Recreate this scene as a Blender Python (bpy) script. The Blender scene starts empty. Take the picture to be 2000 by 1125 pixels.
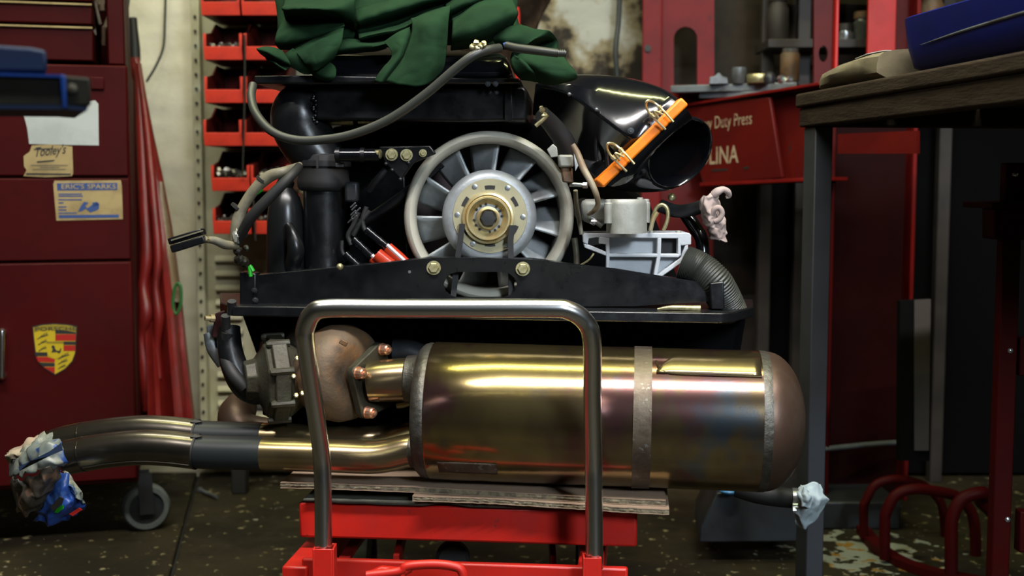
import bpy, math, random
import numpy as np
from mathutils import Vector, Matrix

random.seed(7)
S = bpy.context.scene
COL = S.collection
V = Vector

# ------------------------------------------------------------------ camera, world, lights, exposure
CH, PITCH, FPX = 0.74, math.radians(5.0), 2400.0
cam_d = bpy.data.cameras.new('camera')
cam_d.sensor_width = 36.0
cam_d.lens = FPX * 36.0 / 2000.0
cam_d.clip_start = 0.05
cam_d.dof.use_dof = True
cam_d.dof.focus_distance = 1.70
cam_d.dof.aperture_fstop = 4.6
cam = bpy.data.objects.new('camera', cam_d)
COL.objects.link(cam)
cam.location = (0, 0, CH)
cam.rotation_euler = (math.pi / 2 - PITCH, 0, 0)
S.camera = cam

S.view_settings.view_transform = 'Standard'
S.view_settings.look = 'None'
S.view_settings.gamma = 1.0
S.view_settings.use_curve_mapping = False
S.view_settings.exposure = 0.0

w = bpy.data.worlds.new('world')
S.world = w
w.use_nodes = True
w.node_tree.nodes['Background'].inputs[0].default_value = (0.6, 0.75, 1.0, 1)
w.node_tree.nodes['Background'].inputs[1].default_value = 0.01


def area(name, loc, target, sx, sy, power, col):
    L = bpy.data.lights.new(name, 'AREA')
    L.shape = 'RECTANGLE'
    L.size, L.size_y = sx, sy
    L.energy = power
    L.color = col
    o = bpy.data.objects.new(name, L)
    COL.objects.link(o)
    o.location = loc
    d = V(target) - V(loc)
    q = d.to_track_quat('-Z', 'Y')
    o.rotation_euler = q.to_euler()
    return o


area('ceiling_tube_light', (0.0, 1.76, 2.62), (0.0, 1.75, 0), 2.3, 0.05, 25, (0.97, 1.0, 0.46))
ft = area('front_tube_light', (0.20, 0.66, 2.50), (0.08, 1.75, 0.45), 2.5, 0.06, 35, (1.0, 0.96, 0.93))
ft.data.spread = math.radians(95)
area('wall_tube_light', (-0.85, 2.25, 2.35), (-0.75, 2.9, 1.0), 0.9, 0.10, 13, (1.0, 0.97, 0.78))
dl = area('doorway_daylight', (1.10, -1.1, 1.75), (0.35, 1.7, 0.60), 0.45, 0.6, 8.0, (0.78, 0.89, 1.0))
dl.data.spread = math.radians(60)

# ------------------------------------------------------------------ picture ray helpers (metres)
CT, ST = math.cos(PITCH), math.sin(PITCH)
CAM = V((0, 0, CH))


def ray(px, py):
    a, b = (px - 1000.0) / FPX, -(py - 562.5) / FPX
    return V((a, CT + b * ST, -ST + b * CT))


def P(px, py, Y):
    d = ray(px, py)
    return CAM + d * (Y / d.y)


def PF(px, py, z=0.0):
    d = ray(px, py)
    return CAM + d * ((z - CH) / d.z)


def PP(px, py, p0, n):
    d = ray(px, py)
    return CAM + d * ((V(p0) - CAM).dot(n) / d.dot(n))


def m(px, Y):
    return px * Y / FPX


def EY(px, Y):
    return Y - (px - 1000) * 7e-5


def E(px, py, Y):
    return P(px, py, EY(px, Y))


# ------------------------------------------------------------------ mesh builder
def cr(pts, n):
    """Catmull-Rom through points (numpy rows)"""
    p = np.array([list(q) for q in pts], float)
    if len(p) < 3:
        t = np.linspace(0, 1, n)[:, None]
        return p[0] * (1 - t) + p[-1] * t
    q = np.vstack([2 * p[0] - p[1], p, 2 * p[-1] - p[-2]])
    out = []
    segs = len(p) - 1
    for u in np.linspace(0, segs, n):
        i = min(int(u), segs - 1)
        t = u - i
        a, b, c, d = q[i], q[i + 1], q[i + 2], q[i + 3]
        out.append(0.5 * (2 * b + (c - a) * t + (2 * a - 5 * b + 4 * c - d) * t * t + (3 * b - a - 3 * c + d) * t ** 3))
    return np.array(out)


def basis(axis):
    a = V(axis).normalized()
    h = V((0, 0, 1)) if abs(a.z) < 0.9 else V((1, 0, 0))
    u = h.cross(a).normalized()
    return a, u, a.cross(u)


WL = {}


class MB:
    def __init__(s):
        s.v, s.f = [], []

    def add(s, vs, fs):
        k = len(s.v)
        s.v += [V(q) for q in vs]
        s.f += [tuple(i + k for i in f) for f in fs]
        return s

    def box(s, c, size, R=None):
        hx, hy, hz = size[0] / 2, size[1] / 2, size[2] / 2
        vs = [V((x, y, z)) for x in (-hx, hx) for y in (-hy, hy) for z in (-hz, hz)]
        if R is not None:
            vs = [R @ q for q in vs]
        vs = [q + V(c) for q in vs]
        return s.add(vs, [(0, 1, 3, 2), (4, 6, 7, 5), (0, 4, 5, 1), (2, 3, 7, 6), (0, 2, 6, 4), (1, 5, 7, 3)])

    def obox(s, a, b, wv, hv):
        """box from a to b with half-width vectors wv, hv"""
        a, b, wv, hv = V(a), V(b), V(wv), V(hv)
        vs = [a - wv - hv, a + wv - hv, a + wv + hv, a - wv + hv, b - wv - hv, b + wv - hv, b + wv + hv, b - wv + hv]
        return s.add(vs, [(0, 3, 2, 1), (4, 5, 6, 7), (0, 1, 5, 4), (1, 2, 6, 5), (2, 3, 7, 6), (3, 0, 4, 7)])

    def prism(s, poly, d):
        n = len(poly)
        p = [V(q) for q in poly]
        d = V(d)
        return s.add(p + [q + d for q in p],
                     [tuple(range(n)), tuple(range(2 * n - 1, n - 1, -1))] +
                     [(i, i + n, (i + 1) % n + n, (i + 1) % n) for i in range(n)])

    def holed(s, outer, inner, d):
        n = len(outer)
        d = V(d)
        vs = [V(q) for q in outer] + [V(q) for q in inner]
        vs += [q + d for q in vs]
        fs = []
        for i in range(n):
            j = (i + 1) % n
            fs += [(i, j, n + j, n + i), (2 * n + i, 3 * n + i, 3 * n + j, 2 * n + j),
                   (i, 2 * n + i, 2 * n + j, j), (n + i, n + j, 3 * n + j, 3 * n + i)]
        return s.add(vs, fs)

    def loft(s, rings, cap0=True, cap1=True, closed=True):
        n = len(rings[0])
        vs = [V(q) for r in rings for q in r]
        fs = []
        for k in range(len(rings) - 1):
            for i in range(n if closed else n - 1):
                j = (i + 1) % n
                fs.append((k * n + i, k * n + j, (k + 1) * n + j, (k + 1) * n + i))
        if cap0:
            fs.append(tuple(range(n - 1, -1, -1)))
        if cap1:
            b = (len(rings) - 1) * n
            fs.append(tuple(b + i for i in range(n)))
        return s.add(vs, fs)

    def tube(s, pts, r, n=12, steps=None, caps=True, sq=1.0):
        pts = [V(q) for q in pts]
        rs = r if isinstance(r, (list, tuple)) else [r] * len(pts)
        if steps:
            arr = cr([(*p, q) for p, q in zip(pts, rs)], steps)
            pts = [V(a[:3]) for a in arr]
            rs = [a[3] for a in arr]
        tang = []
        for i in range(len(pts)):
            a = pts[max(i - 1, 0)]
            b = pts[min(i + 1, len(pts) - 1)]
            tang.append((b - a).normalized())
        _, u, _ = basis(tang[0])
        rings = []
        for i, p in enumerate(pts):
            t = tang[i]
            u = (u - t * u.dot(t)).normalized()
            vv = t.cross(u)
            rings.append([p + (u * math.cos(2 * math.pi * k / n) + vv * math.sin(2 * math.pi * k / n) * sq) * rs[i] for k in range(n)])
        return s.loft(rings, caps, caps)

    def lathe(s, prof, o, axis, n=32, cap0=True, cap1=True, ph=0.0):
        a, u, vv = basis(axis)
        o = V(o)
        rings = [[o + a * t + (u * math.cos(ph + 2 * math.pi * k / n) + vv * math.sin(ph + 2 * math.pi * k / n)) * max(r, 1e-5) for k in range(n)]
                 for t, r in prof]
        return s.loft(rings, cap0, cap1)

    def surf(s, ctrl, nu=14, nv=14, th=None):
        rows = [cr(r, nv) for r in ctrl]
        colz = np.array(rows)
        g = np.stack([cr(colz[:, j], nu) for j in range(nv)], 1)
        vs = [V(g[i, j]) for i in range(nu) for j in range(nv)]
        return s.add(vs, [(i * nv + j, i * nv + j + 1, (i + 1) * nv + j + 1, (i + 1) * nv + j) for i in range(nu - 1) for j in range(nv - 1)])

    def ball(s, c, r, nu=16, nv=10, amp=0.0, seed=0):
        rnd = random.Random(seed)
        r = V(r) if hasattr(r, '__len__') else V((r, r, r))
        c = V(c)
        ph = [rnd.uniform(0, 6.28) for _ in range(8)]
        rings = []
        for i in range(nv + 1):
            th = math.pi * i / nv
            ring = []
            for k in range(nu):
                f = 2 * math.pi * k / nu
                w_ = 1 + amp * (math.sin(3 * f + ph[0] + 2 * th) + 0.7 * math.sin(5 * f + ph[1] - 3 * th) + 0.6 * math.sin(4 * th + ph[2] + 2 * f) + 0.4 * math.sin(9 * f + ph[3] + 5 * th))
                st = max(math.sin(th), 0.01)
                ring.append(c + V((r.x * st * math.cos(f), r.y * st * math.sin(f), r.z * math.cos(th))) * w_)
            rings.append(ring)
        return s.loft(rings)

    def build(s, name, mat, parent=None, smooth=True, bevel=0.0, seg=2, angle=38, solid=0.0):
        lo = V((min(q.x for q in s.v), min(q.y for q in s.v), min(q.z for q in s.v)))
        hi = V((max(q.x for q in s.v), max(q.y for q in s.v), max(q.z for q in s.v)))
        o_ = (lo + hi) / 2
        me = bpy.data.meshes.new(name)
        me.from_pydata([tuple(q - o_) for q in s.v], [], s.f)
        me.update()
        import bmesh
        bm = bmesh.new()
        bm.from_mesh(me)
        bmesh.ops.recalc_face_normals(bm, faces=bm.faces)
        bm.to_mesh(me)
        bm.free()
        if smooth:
            me.polygons.foreach_set('use_smooth', [True] * len(me.polygons))
            me.set_sharp_from_angle(angle=math.radians(angle))
        me.materials.append(mat)
        o = bpy.data.objects.new(name, me)
        COL.objects.link(o)
        o.location = o_ - (WL[parent.name] if parent else V((0, 0, 0)))
        if parent:
            o.parent = parent
        WL[o.name] = o_
        if solid:
            md = o.modifiers.new('solid', 'SOLIDIFY')
            md.thickness = solid
            md.offset = 0
        if bevel:
            md = o.modifiers.new('bevel', 'BEVEL')
            md.width = bevel
            md.segments = seg
            md.limit_method = 'ANGLE'
            md.angle_limit = math.radians(40)
        return o


def tag(o, label=None, cat=None, group=None, kind=None):
    if label: o['label'] = label
    if cat: o['category'] = cat
    if group: o['group'] = group
    if kind: o['kind'] = kind
    return o


def thing(name, loc, label, cat, group=None):
    o = bpy.data.objects.new(name, None)
    o.empty_display_size = 0.05
    COL.objects.link(o)
    o.location = loc
    WL[o.name] = V(loc)
    return tag(o, label, cat, group)


def struct(mb, name, mat, **k):
    return tag(mb.build(name, mat, **k), kind='structure')


def dup(o, parent=None, loc=None):
    c = o.copy()
    COL.objects.link(c)
    c.parent = parent
    if loc is not None:
        c.location = loc
    WL[c.name] = V(c.location) + (WL[parent.name] if parent else V((0, 0, 0)))
    for ch in [x for x in list(o.children)]:
        dup(ch, c)
    return c


def text(mb, string, org, xd, yd, height, width=None, shear=0.0, weight=0.0):
    """flat lettering laid on a plane: org lower-left corner, xd / yd unit vectors"""
    cu = bpy.data.curves.new('t', 'FONT')
    cu.body = string
    cu.resolution_u = 3
    cu.shear = shear
    cu.offset = weight
    ob = bpy.data.objects.new('t', cu)
    COL.objects.link(ob)
    dg = bpy.context.evaluated_depsgraph_get()
    me = ob.evaluated_get(dg).to_mesh()
    vs = [q.co.copy() for q in me.vertices]
    fs = [tuple(p.vertices) for p in me.polygons]
    ob.evaluated_get(dg).to_mesh_clear()
    bpy.data.objects.remove(ob)
    bpy.data.curves.remove(cu)
    x0, x1 = min(q.x for q in vs), max(q.x for q in vs)
    y0, y1 = min(q.y for q in vs), max(q.y for q in vs)
    sy = height / (y1 - y0)
    sx = (width / (x1 - x0)) if width else sy
    xd, yd = V(xd), V(yd)
    mb.add([V(org) + xd * ((q.x - x0) * sx) + yd * ((q.y - y0) * sy) for q in vs], fs)


# ------------------------------------------------------------------ materials
def mat(name, col, rough=0.5, metal=0.0, col2=None, scale=8.0, mix=(0.4, 0.65), bump=0.0, bscale=60.0, spec=0.5, detail=5.0, coat=0.0,
        col3=None, scale3=40.0, mix3=(0.62, 0.68), rvar=0.0, stretch=(1, 1, 1)):
    M = bpy.data.materials.new(name)
    M.use_nodes = True
    nt = M.node_tree
    b = nt.nodes['Principled BSDF']
    b.inputs['Base Color'].default_value = (*col, 1)
    b.inputs['Roughness'].default_value = rough
    b.inputs['Metallic'].default_value = metal
    b.inputs['Specular IOR Level'].default_value = spec
    b.inputs['Coat Weight'].default_value = coat
    b.inputs['Coat Roughness'].default_value = 0.08
    tc = nt.nodes.new('ShaderNodeTexCoord')
    mp = nt.nodes.new('ShaderNodeMapping')
    mp.inputs['Scale'].default_value = stretch
    nt.links.new(tc.outputs['Object'], mp.inputs['Vector'])

    def noise(sc, det=detail):
        n = nt.nodes.new('ShaderNodeTexNoise')
        n.inputs['Scale'].default_value = sc
        n.inputs['Detail'].default_value = det
        n.inputs['Roughness'].default_value = 0.62
        nt.links.new(mp.outputs['Vector'], n.inputs['Vector'])
        return n.outputs['Fac']

    def mixc(fac, lohi, a, bcol):
        r = nt.nodes.new('ShaderNodeMapRange')
        r.inputs['From Min'].default_value, r.inputs['From Max'].default_value = lohi
        r.interpolation_type = 'SMOOTHSTEP'
        nt.links.new(fac, r.inputs['Value'])
        x = nt.nodes.new('ShaderNodeMix')
        x.data_type = 'RGBA'
        nt.links.new(r.outputs['Result'], x.inputs['Factor'])
        if isinstance(a, tuple):
            x.inputs['A'].default_value = (*a, 1)
        else:
            nt.links.new(a, x.inputs['A'])
        x.inputs['B'].default_value = (*bcol, 1)
        return x.outputs['Result']
    c = tuple(col)
    if col2:
        c = mixc(noise(scale), mix, c, col2)
    if col3:
        c = mixc(noise(scale3, 3.0), mix3, c, col3)
    if not isinstance(c, tuple):
        nt.links.new(c, b.inputs['Base Color'])
    if rvar:
        r = nt.nodes.new('ShaderNodeMapRange')
        r.inputs['To Min'].default_value = max(rough - rvar, 0.02)
        r.inputs['To Max'].default_value = rough + rvar
        r.inputs['From Min'].default_value, r.inputs['From Max'].default_value = 0.3, 0.7
        nt.links.new(noise(scale * 2), r.inputs['Value'])
        nt.links.new(r.outputs['Result'], b.inputs['Roughness'])
    if bump:
        bp = nt.nodes.new('ShaderNodeBump')
        bp.inputs['Strength'].default_value = bump
        bp.inputs['Distance'].default_value = 0.004
        nt.links.new(noise(bscale, 6.0), bp.inputs['Height'])
        nt.links.new(bp.outputs['Normal'], b.inputs['Normal'])
    return M


M = {}
M['cream'] = mat('cream_paint', (0.74, 0.70, 0.55), 0.85, col2=(0.62, 0.57, 0.40), scale=5, bump=0.5, bscale=35, col3=(0.25, 0.22, 0.16), scale3=22, mix3=(0.66, 0.74))
M['grime_shade'] = mat('grimy_wall', (0.022, 0.016, 0.010), 0.8, col2=(0.36, 0.35, 0.30), scale=6.5, mix=(0.50, 0.60), bump=0.8, bscale=26, col3=(0.10, 0.055, 0.025), scale3=14, mix3=(0.48, 0.62))
M['darkwall'] = mat('dark_wall', (0.07, 0.065, 0.055), 0.9, col2=(0.045, 0.04, 0.034), scale=3, bump=0.3)
M['ceil'] = mat('ceiling_paint', (0.20, 0.185, 0.15), 0.9, col2=(0.14, 0.125, 0.10), scale=3)
M['louvre'] = mat('pale_green_enamel', (0.42, 0.41, 0.28), 0.5, col2=(0.34, 0.32, 0.2), scale=12)
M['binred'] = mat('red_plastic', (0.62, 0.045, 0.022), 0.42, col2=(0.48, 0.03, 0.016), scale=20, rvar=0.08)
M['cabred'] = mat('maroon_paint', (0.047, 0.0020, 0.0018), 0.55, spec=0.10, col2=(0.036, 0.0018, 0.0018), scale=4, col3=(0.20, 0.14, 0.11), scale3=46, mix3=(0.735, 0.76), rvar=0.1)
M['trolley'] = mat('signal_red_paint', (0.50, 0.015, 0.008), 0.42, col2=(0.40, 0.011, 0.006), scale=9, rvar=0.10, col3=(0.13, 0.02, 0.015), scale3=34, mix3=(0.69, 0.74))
M['pressred'] = mat('press_red_paint', (0.17, 0.007, 0.005), 0.45, spec=0.2, col2=(0.12, 0.005, 0.004), scale=7, col3=(0.06, 0.01, 0.008), scale3=30, mix3=(0.68, 0.74))
M['umbrella'] = mat('red_nylon', (0.20, 0.011, 0.008), 0.42, col2=(0.13, 0.008, 0.006), scale=12, bump=0.25, bscale=30)
M['black'] = mat('satin_black_paint', (0.0045, 0.005, 0.006), 0.32, rvar=0.08, scale=20, bump=0.04, bscale=150)
M['gloss'] = mat('gloss_black_paint', (0.004, 0.0045, 0.006), 0.16, coat=0.6, bump=0.03, bscale=18)
M['rubber'] = mat('black_rubber', (0.012, 0.012, 0.012), 0.6)
M['hose'] = mat('grey_black_hose', (0.028, 0.03, 0.025), 0.42)
M['darksteel'] = mat('dark_steel', (0.045, 0.05, 0.055), 0.45, metal=0.6, col2=(0.03, 0.03, 0.032), scale=10)
M['satin'] = mat('satin_black_plastic', (0.007, 0.0075, 0.008), 0.30)
M['mattblack'] = mat('matt_black', (0.004, 0.004, 0.0045), 0.9, spec=0.03)
M['deepred'] = mat('shaded_red_paint', (0.014, 0.001, 0.001), 0.6, spec=0.08, col2=(0.010, 0.0008, 0.0008), scale=6)  # dark copy of the press red, holding the shade under the bench
M['bininner'] = mat('shaded_red_plastic', (0.13, 0.010, 0.007), 0.5, spec=0.2, col2=(0.05, 0.007, 0.005), scale=24, mix=(0.35, 0.6))  # darker copy of the bin red, interior shade put into the colour
M['aluhub'] = mat('hub_aluminium', (0.34, 0.365, 0.375), 0.45, metal=0.4, col2=(0.24, 0.26, 0.27), scale=16, bump=0.15, bscale=160)
M['sack'] = mat('dark_brown_sacking', (0.014, 0.009, 0.006), 0.9, spec=0.1, col2=(0.030, 0.018, 0.012), scale=25)
M['chrome'] = mat('brushed_chrome', (0.70, 0.71, 0.70), 0.24, metal=1.0)
M['alu'] = mat('cast_aluminium', (0.46, 0.49, 0.50), 0.42, metal=0.3, col2=(0.34, 0.37, 0.385), scale=25, bump=0.15, bscale=160)
M['alupaint'] = mat('silver_cast_paint', (0.50, 0.53, 0.56), 0.55, metal=0.1, col2=(0.43, 0.46, 0.485), scale=18, bump=0.12, bscale=200)
M['aluwarm'] = mat('dull_alloy', (0.33, 0.335, 0.295), 0.5, metal=0.25, col2=(0.24, 0.245, 0.21), scale=20, bump=0.1, bscale=150)
M['ring'] = mat('cream_grey_plastic', (0.42, 0.41, 0.34), 0.45, col2=(0.31, 0.29, 0.23), scale=9)
M['olive'] = mat('olive_cadmium', (0.42, 0.38, 0.24), 0.42, metal=0.5, col2=(0.36, 0.33, 0.20), scale=14)
M['gold'] = mat('yellow_zinc', (0.74, 0.58, 0.27), 0.30, metal=0.75, col2=(0.72, 0.66, 0.42), scale=30)
M['boltgold'] = mat('gold_bolt', (0.50, 0.46, 0.26), 0.38, metal=0.75, col2=(0.34, 0.30, 0.14), scale=180)
M['copper'] = mat('copper', (0.86, 0.50, 0.34), 0.32, metal=0.85, col2=(0.7, 0.34, 0.2), scale=90)
M['orange'] = mat('orange_tape', (0.95, 0.24, 0.012), 0.45, col2=(0.85, 0.20, 0.01), scale=40)
M['redboot'] = mat('red_rubber_boot', (0.42, 0.035, 0.012), 0.25, coat=0.3)
M['white'] = mat('white_print', (0.6, 0.55, 0.55), 0.4)
M['rust'] = mat('rusty_cast_iron', (0.12, 0.085, 0.052), 0.58, metal=0.2, col2=(0.20, 0.095, 0.032), scale=14, bump=0.35, bscale=90, col3=(0.05, 0.04, 0.03), scale3=9, mix3=(0.5, 0.7))
M['castdark'] = mat('dark_cast_alloy', (0.055, 0.054, 0.034), 0.5, metal=0.3, col2=(0.038, 0.030, 0.02), scale=16, bump=0.3, bscale=110)
M['weld'] = mat('grey_weld_metal', (0.11, 0.105, 0.09), 0.42, metal=0.7, col2=(0.065, 0.055, 0.042), scale=30, bump=0.4, bscale=120)
M['dome'] = mat('brown_heat_steel', (0.085, 0.050, 0.034), 0.42, metal=0.55, col2=(0.11, 0.075, 0.055), scale=12, bump=0.08, bscale=60)
M['strap'] = mat('tarnished_strap', (0.13, 0.105, 0.075), 0.45, metal=0.6, col2=(0.085, 0.06, 0.042), scale=30, col3=(0.20, 0.185, 0.155), scale3=80, bump=0.15, bscale=120)
M['sleeve'] = mat('grey_steel_sleeve', (0.20, 0.18, 0.145), 0.24, metal=0.97, col2=(0.14, 0.125, 0.105), scale=9)
M['sleevedark'] = mat('dark_blued_sleeve', (0.016, 0.019, 0.020), 0.42, metal=0.15, spec=0.35)
M['pipegold'] = mat('straw_tinted_pipe', (0.46, 0.36, 0.18), 0.24, metal=0.95, col2=(0.34, 0.26, 0.17), scale=7)
M['card'] = mat('cardboard', (0.27, 0.19, 0.125), 0.85, col2=(0.24, 0.165, 0.11), scale=14, bump=0.1)
M['cardedge'] = mat('cardboard_edge', (0.20, 0.165, 0.10), 0.9, col2=(0.11, 0.092, 0.062), scale=110, mix=(0.42, 0.6), bump=0.6, bscale=180)
M['mat'] = mat('dark_rubber_mat', (0.05, 0.054, 0.04), 0.7, col2=(0.08, 0.082, 0.062), scale=30, bump=0.3)
M['cloth'] = mat('green_cotton', (0.012, 0.036, 0.015), 0.9, spec=0.08, col2=(0.009, 0.027, 0.012), scale=9, bump=0.12, bscale=300)
M['paper'] = mat('white_paper', (0.44, 0.47, 0.46), 0.8, col2=(0.36, 0.39, 0.38), scale=10, col3=(0.10, 0.10, 0.10), scale3=45, mix3=(0.70, 0.74))
M['tan'] = mat('tan_label_paper', (0.36, 0.27, 0.12), 0.75, col2=(0.25, 0.18, 0.075), scale=18)
M['ink'] = mat('black_ink', (0.012, 0.011, 0.01), 0.6)
M['greyink'] = mat('faded_ink', (0.13, 0.11, 0.07), 0.7)
M['blueink'] = mat('blue_ink', (0.02, 0.055, 0.19), 0.6)
M['crestyellow'] = mat('crest_yellow', (0.50, 0.36, 0.012), 0.4)
M['crestolive'] = mat('crest_gold_band', (0.24, 0.18, 0.012), 0.45)
M['crestred'] = mat('crest_red', (0.36, 0.014, 0.008), 0.4)
M['cream2'] = mat('cream_lettering', (0.36, 0.27, 0.17), 0.6, col2=(0.17, 0.06, 0.04), scale=40, mix=(0.5, 0.66))
M['wood'] = mat('old_bench_timber', (0.040, 0.028, 0.018), 0.8, spec=0.15, col2=(0.024, 0.017, 0.011), scale=6, stretch=(14, 1.2, 14), bump=0.5, bscale=20)
M['benchleg'] = mat('blue_black_leg', (0.034, 0.038, 0.045), 0.55, col2=(0.026, 0.029, 0.033), scale=8)
M['blueplastic'] = mat('blue_plastic', (0.0035, 0.010, 0.14), 0.45, spec=0.2, col2=(0.004, 0.010, 0.11), scale=7)
M['bluepaint'] = mat('dark_blue_paint', (0.007, 0.016, 0.042), 0.6, spec=0.2)
M['blueedge'] = mat('blue_trim', (0.008, 0.035, 0.17), 0.5, spec=0.2)
M['blackdirty'] = mat('dirty_black', (0.012, 0.011, 0.007), 0.7, spec=0.2, col2=(0.008, 0.0075, 0.005), scale=20)
M['pink'] = mat('dusty_pink_tissue', (0.44, 0.35, 0.315), 0.9, col2=(0.34, 0.26, 0.23), scale=20)
M['tissue'] = mat('pale_blue_tissue', (0.50, 0.60, 0.63), 0.85, col2=(0.38, 0.47, 0.50), scale=30)
M['beige'] = mat('khaki_canvas', (0.17, 0.145, 0.085), 0.85, col2=(0.12, 0.10, 0.06), scale=15, bump=0.2)
M['loom'] = mat('beige_loom_sleeve', (0.19, 0.17, 0.11), 0.5, col2=(0.10, 0.095, 0.07), scale=20)
M['green'] = mat('green_wire', (0.010, 0.30, 0.012), 0.35)
M['brown'] = mat('brown_hose', (0.18, 0.12, 0.07), 0.5, col2=(0.26, 0.22, 0.15), scale=15)
M['wire'] = mat('dark_wire', (0.03, 0.035, 0.03), 0.5)
M['steel'] = mat('grey_steel', (0.22, 0.25, 0.27), 0.45, metal=0.6, col2=(0.12, 0.12, 0.12), scale=14)
M['bright'] = mat('bright_zinc', (0.62, 0.66, 0.68), 0.25, metal=0.9)
M['hardware'] = mat('mixed_hardware', (0.20, 0.19, 0.16), 0.35, metal=0.7, col2=(0.05, 0.05, 0.045), scale=60)
M['caster'] = mat('grey_caster_rubber', (0.10, 0.115, 0.11), 0.55, col2=(0.07, 0.08, 0.078), scale=10)
M['darkshelf'] = mat('dark_clutter_paint', (0.035, 0.028, 0.024), 0.6, col2=(0.02, 0.017, 0.015), scale=8)
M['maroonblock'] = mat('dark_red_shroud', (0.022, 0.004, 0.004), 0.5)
M['glass'] = mat('dark_jar', (0.05, 0.055, 0.05), 0.2)


def floor_mat():
    F = mat('stained_concrete', (0.030, 0.024, 0.012), 0.6, spec=0.2, col2=(0.013, 0.0105, 0.006), scale=3.5, mix=(0.35, 0.65), bump=0.35, bscale=40,
            col3=(0.22, 0.19, 0.10), scale3=42, mix3=(0.635, 0.68), rvar=0.12)
    nt = F.node_tree
    b = nt.nodes['Principled BSDF']
    src = b.inputs['Base Color'].links[0].from_socket
    g = nt.nodes.new('ShaderNodeNewGeometry')
    # worn patch of old pale and ochre paint by the bench leg
    n = nt.nodes.new('ShaderNodeTexNoise'); n.inputs['Scale'].default_value = 24; n.inputs['Detail'].default_value = 4
    nt.links.new(g.outputs['Position'], n.inputs['Vector'])
    d = nt.nodes.new('ShaderNodeVectorMath'); d.operation = 'DISTANCE'
    d.inputs[1].default_value = (0.69, 2.40, 0)
    nt.links.new(g.outputs['Position'], d.inputs[0])
    r = nt.nodes.new('ShaderNodeMapRange'); r.inputs['From Min'].default_value = 0.05; r.inputs['From Max'].default_value = 0.24
    r.inputs['To Min'].default_value = 0.16; r.inputs['To Max'].default_value = -0.14
    nt.links.new(d.outputs['Value'], r.inputs['Value'])
    ad = nt.nodes.new('ShaderNodeMath'); ad.operation = 'ADD'
    nt.links.new(n.outputs['Fac'], ad.inputs[0]); nt.links.new(r.outputs['Result'], ad.inputs[1])
    s1 = nt.nodes.new('ShaderNodeMapRange'); s1.inputs['From Min'].default_value = 0.565; s1.inputs['From Max'].default_value = 0.60
    nt.links.new(ad.outputs[0], s1.inputs['Value'])
    x = nt.nodes.new('ShaderNodeMix'); x.data_type = 'RGBA'
    nt.links.new(s1.outputs['Result'], x.inputs['Factor']); nt.links.new(src, x.inputs['A'])
    n2 = nt.nodes.new('ShaderNodeTexNoise'); n2.inputs['Scale'].default_value = 30; nt.links.new(g.outputs['Position'], n2.inputs['Vector'])
    cp = nt.nodes.new('ShaderNodeValToRGB')
    cp.color_ramp.elements[0].position = 0.56; cp.color_ramp.elements[0].color = (0.24, 0.26, 0.21, 1)
    cp.color_ramp.elements[1].position = 0.62; cp.color_ramp.elements[1].color = (0.24, 0.13, 0.02, 1)
    nt.links.new(n2.outputs['Fac'], cp.inputs['Fac']); nt.links.new(cp.outputs['Color'], x.inputs['B'])
    nt.links.new(x.outputs['Result'], b.inputs['Base Color'])
    return F


def muffler_mat():
    """heat tinted stainless: straw gold with bronze, plum and steel-blue blooms"""
    F = mat('heat_tinted_steel', (0.42, 0.33, 0.14), 0.18, metal=0.96, col2=(0.27, 0.20, 0.115), scale=3.6, mix=(0.38, 0.62), bump=0.02, bscale=260, stretch=(1.6, 1, 1),
            col3=(0.29, 0.15, 0.14), scale3=6.5, mix3=(0.52, 0.64))
    nt = F.node_tree
    b = nt.nodes['Principled BSDF']
    src = b.inputs['Base Color'].links[0].from_socket
    tc = nt.nodes.new('ShaderNodeTexCoord')
    n = nt.nodes.new('ShaderNodeTexNoise'); n.inputs['Scale'].default_value = 17; n.inputs['Detail'].default_value = 5
    nt.links.new(tc.outputs['Object'], n.inputs['Vector'])
    d = nt.nodes.new('ShaderNodeVectorMath'); d.operation = 'DISTANCE'
    d.inputs[1].default_value = (0.17, -0.10, 0.0)
    nt.links.new(tc.outputs['Object'], d.inputs[0])
    r = nt.nodes.new('ShaderNodeMapRange'); r.inputs['From Min'].default_value = 0.0; r.inputs['From Max'].default_value = 0.11
    r.inputs['To Min'].default_value = 0.08; r.inputs['To Max'].default_value = -0.14
    nt.links.new(d.outputs['Value'], r.inputs['Value'])
    ad = nt.nodes.new('ShaderNodeMath'); ad.operation = 'ADD'
    nt.links.new(n.outputs['Fac'], ad.inputs[0]); nt.links.new(r.outputs['Result'], ad.inputs[1])
    s1 = nt.nodes.new('ShaderNodeMapRange'); s1.inputs['From Min'].default_value = 0.46; s1.inputs['From Max'].default_value = 0.66
    nt.links.new(ad.outputs[0], s1.inputs['Value'])
    x = nt.nodes.new('ShaderNodeMix'); x.data_type = 'RGBA'
    nt.links.new(s1.outputs['Result'], x.inputs['Factor']); nt.links.new(src, x.inputs['A'])
    x.inputs['B'].default_value = (0.17, 0.22, 0.27, 1)
    nt.links.new(x.outputs['Result'], b.inputs['Base Color'])
    return F


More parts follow.
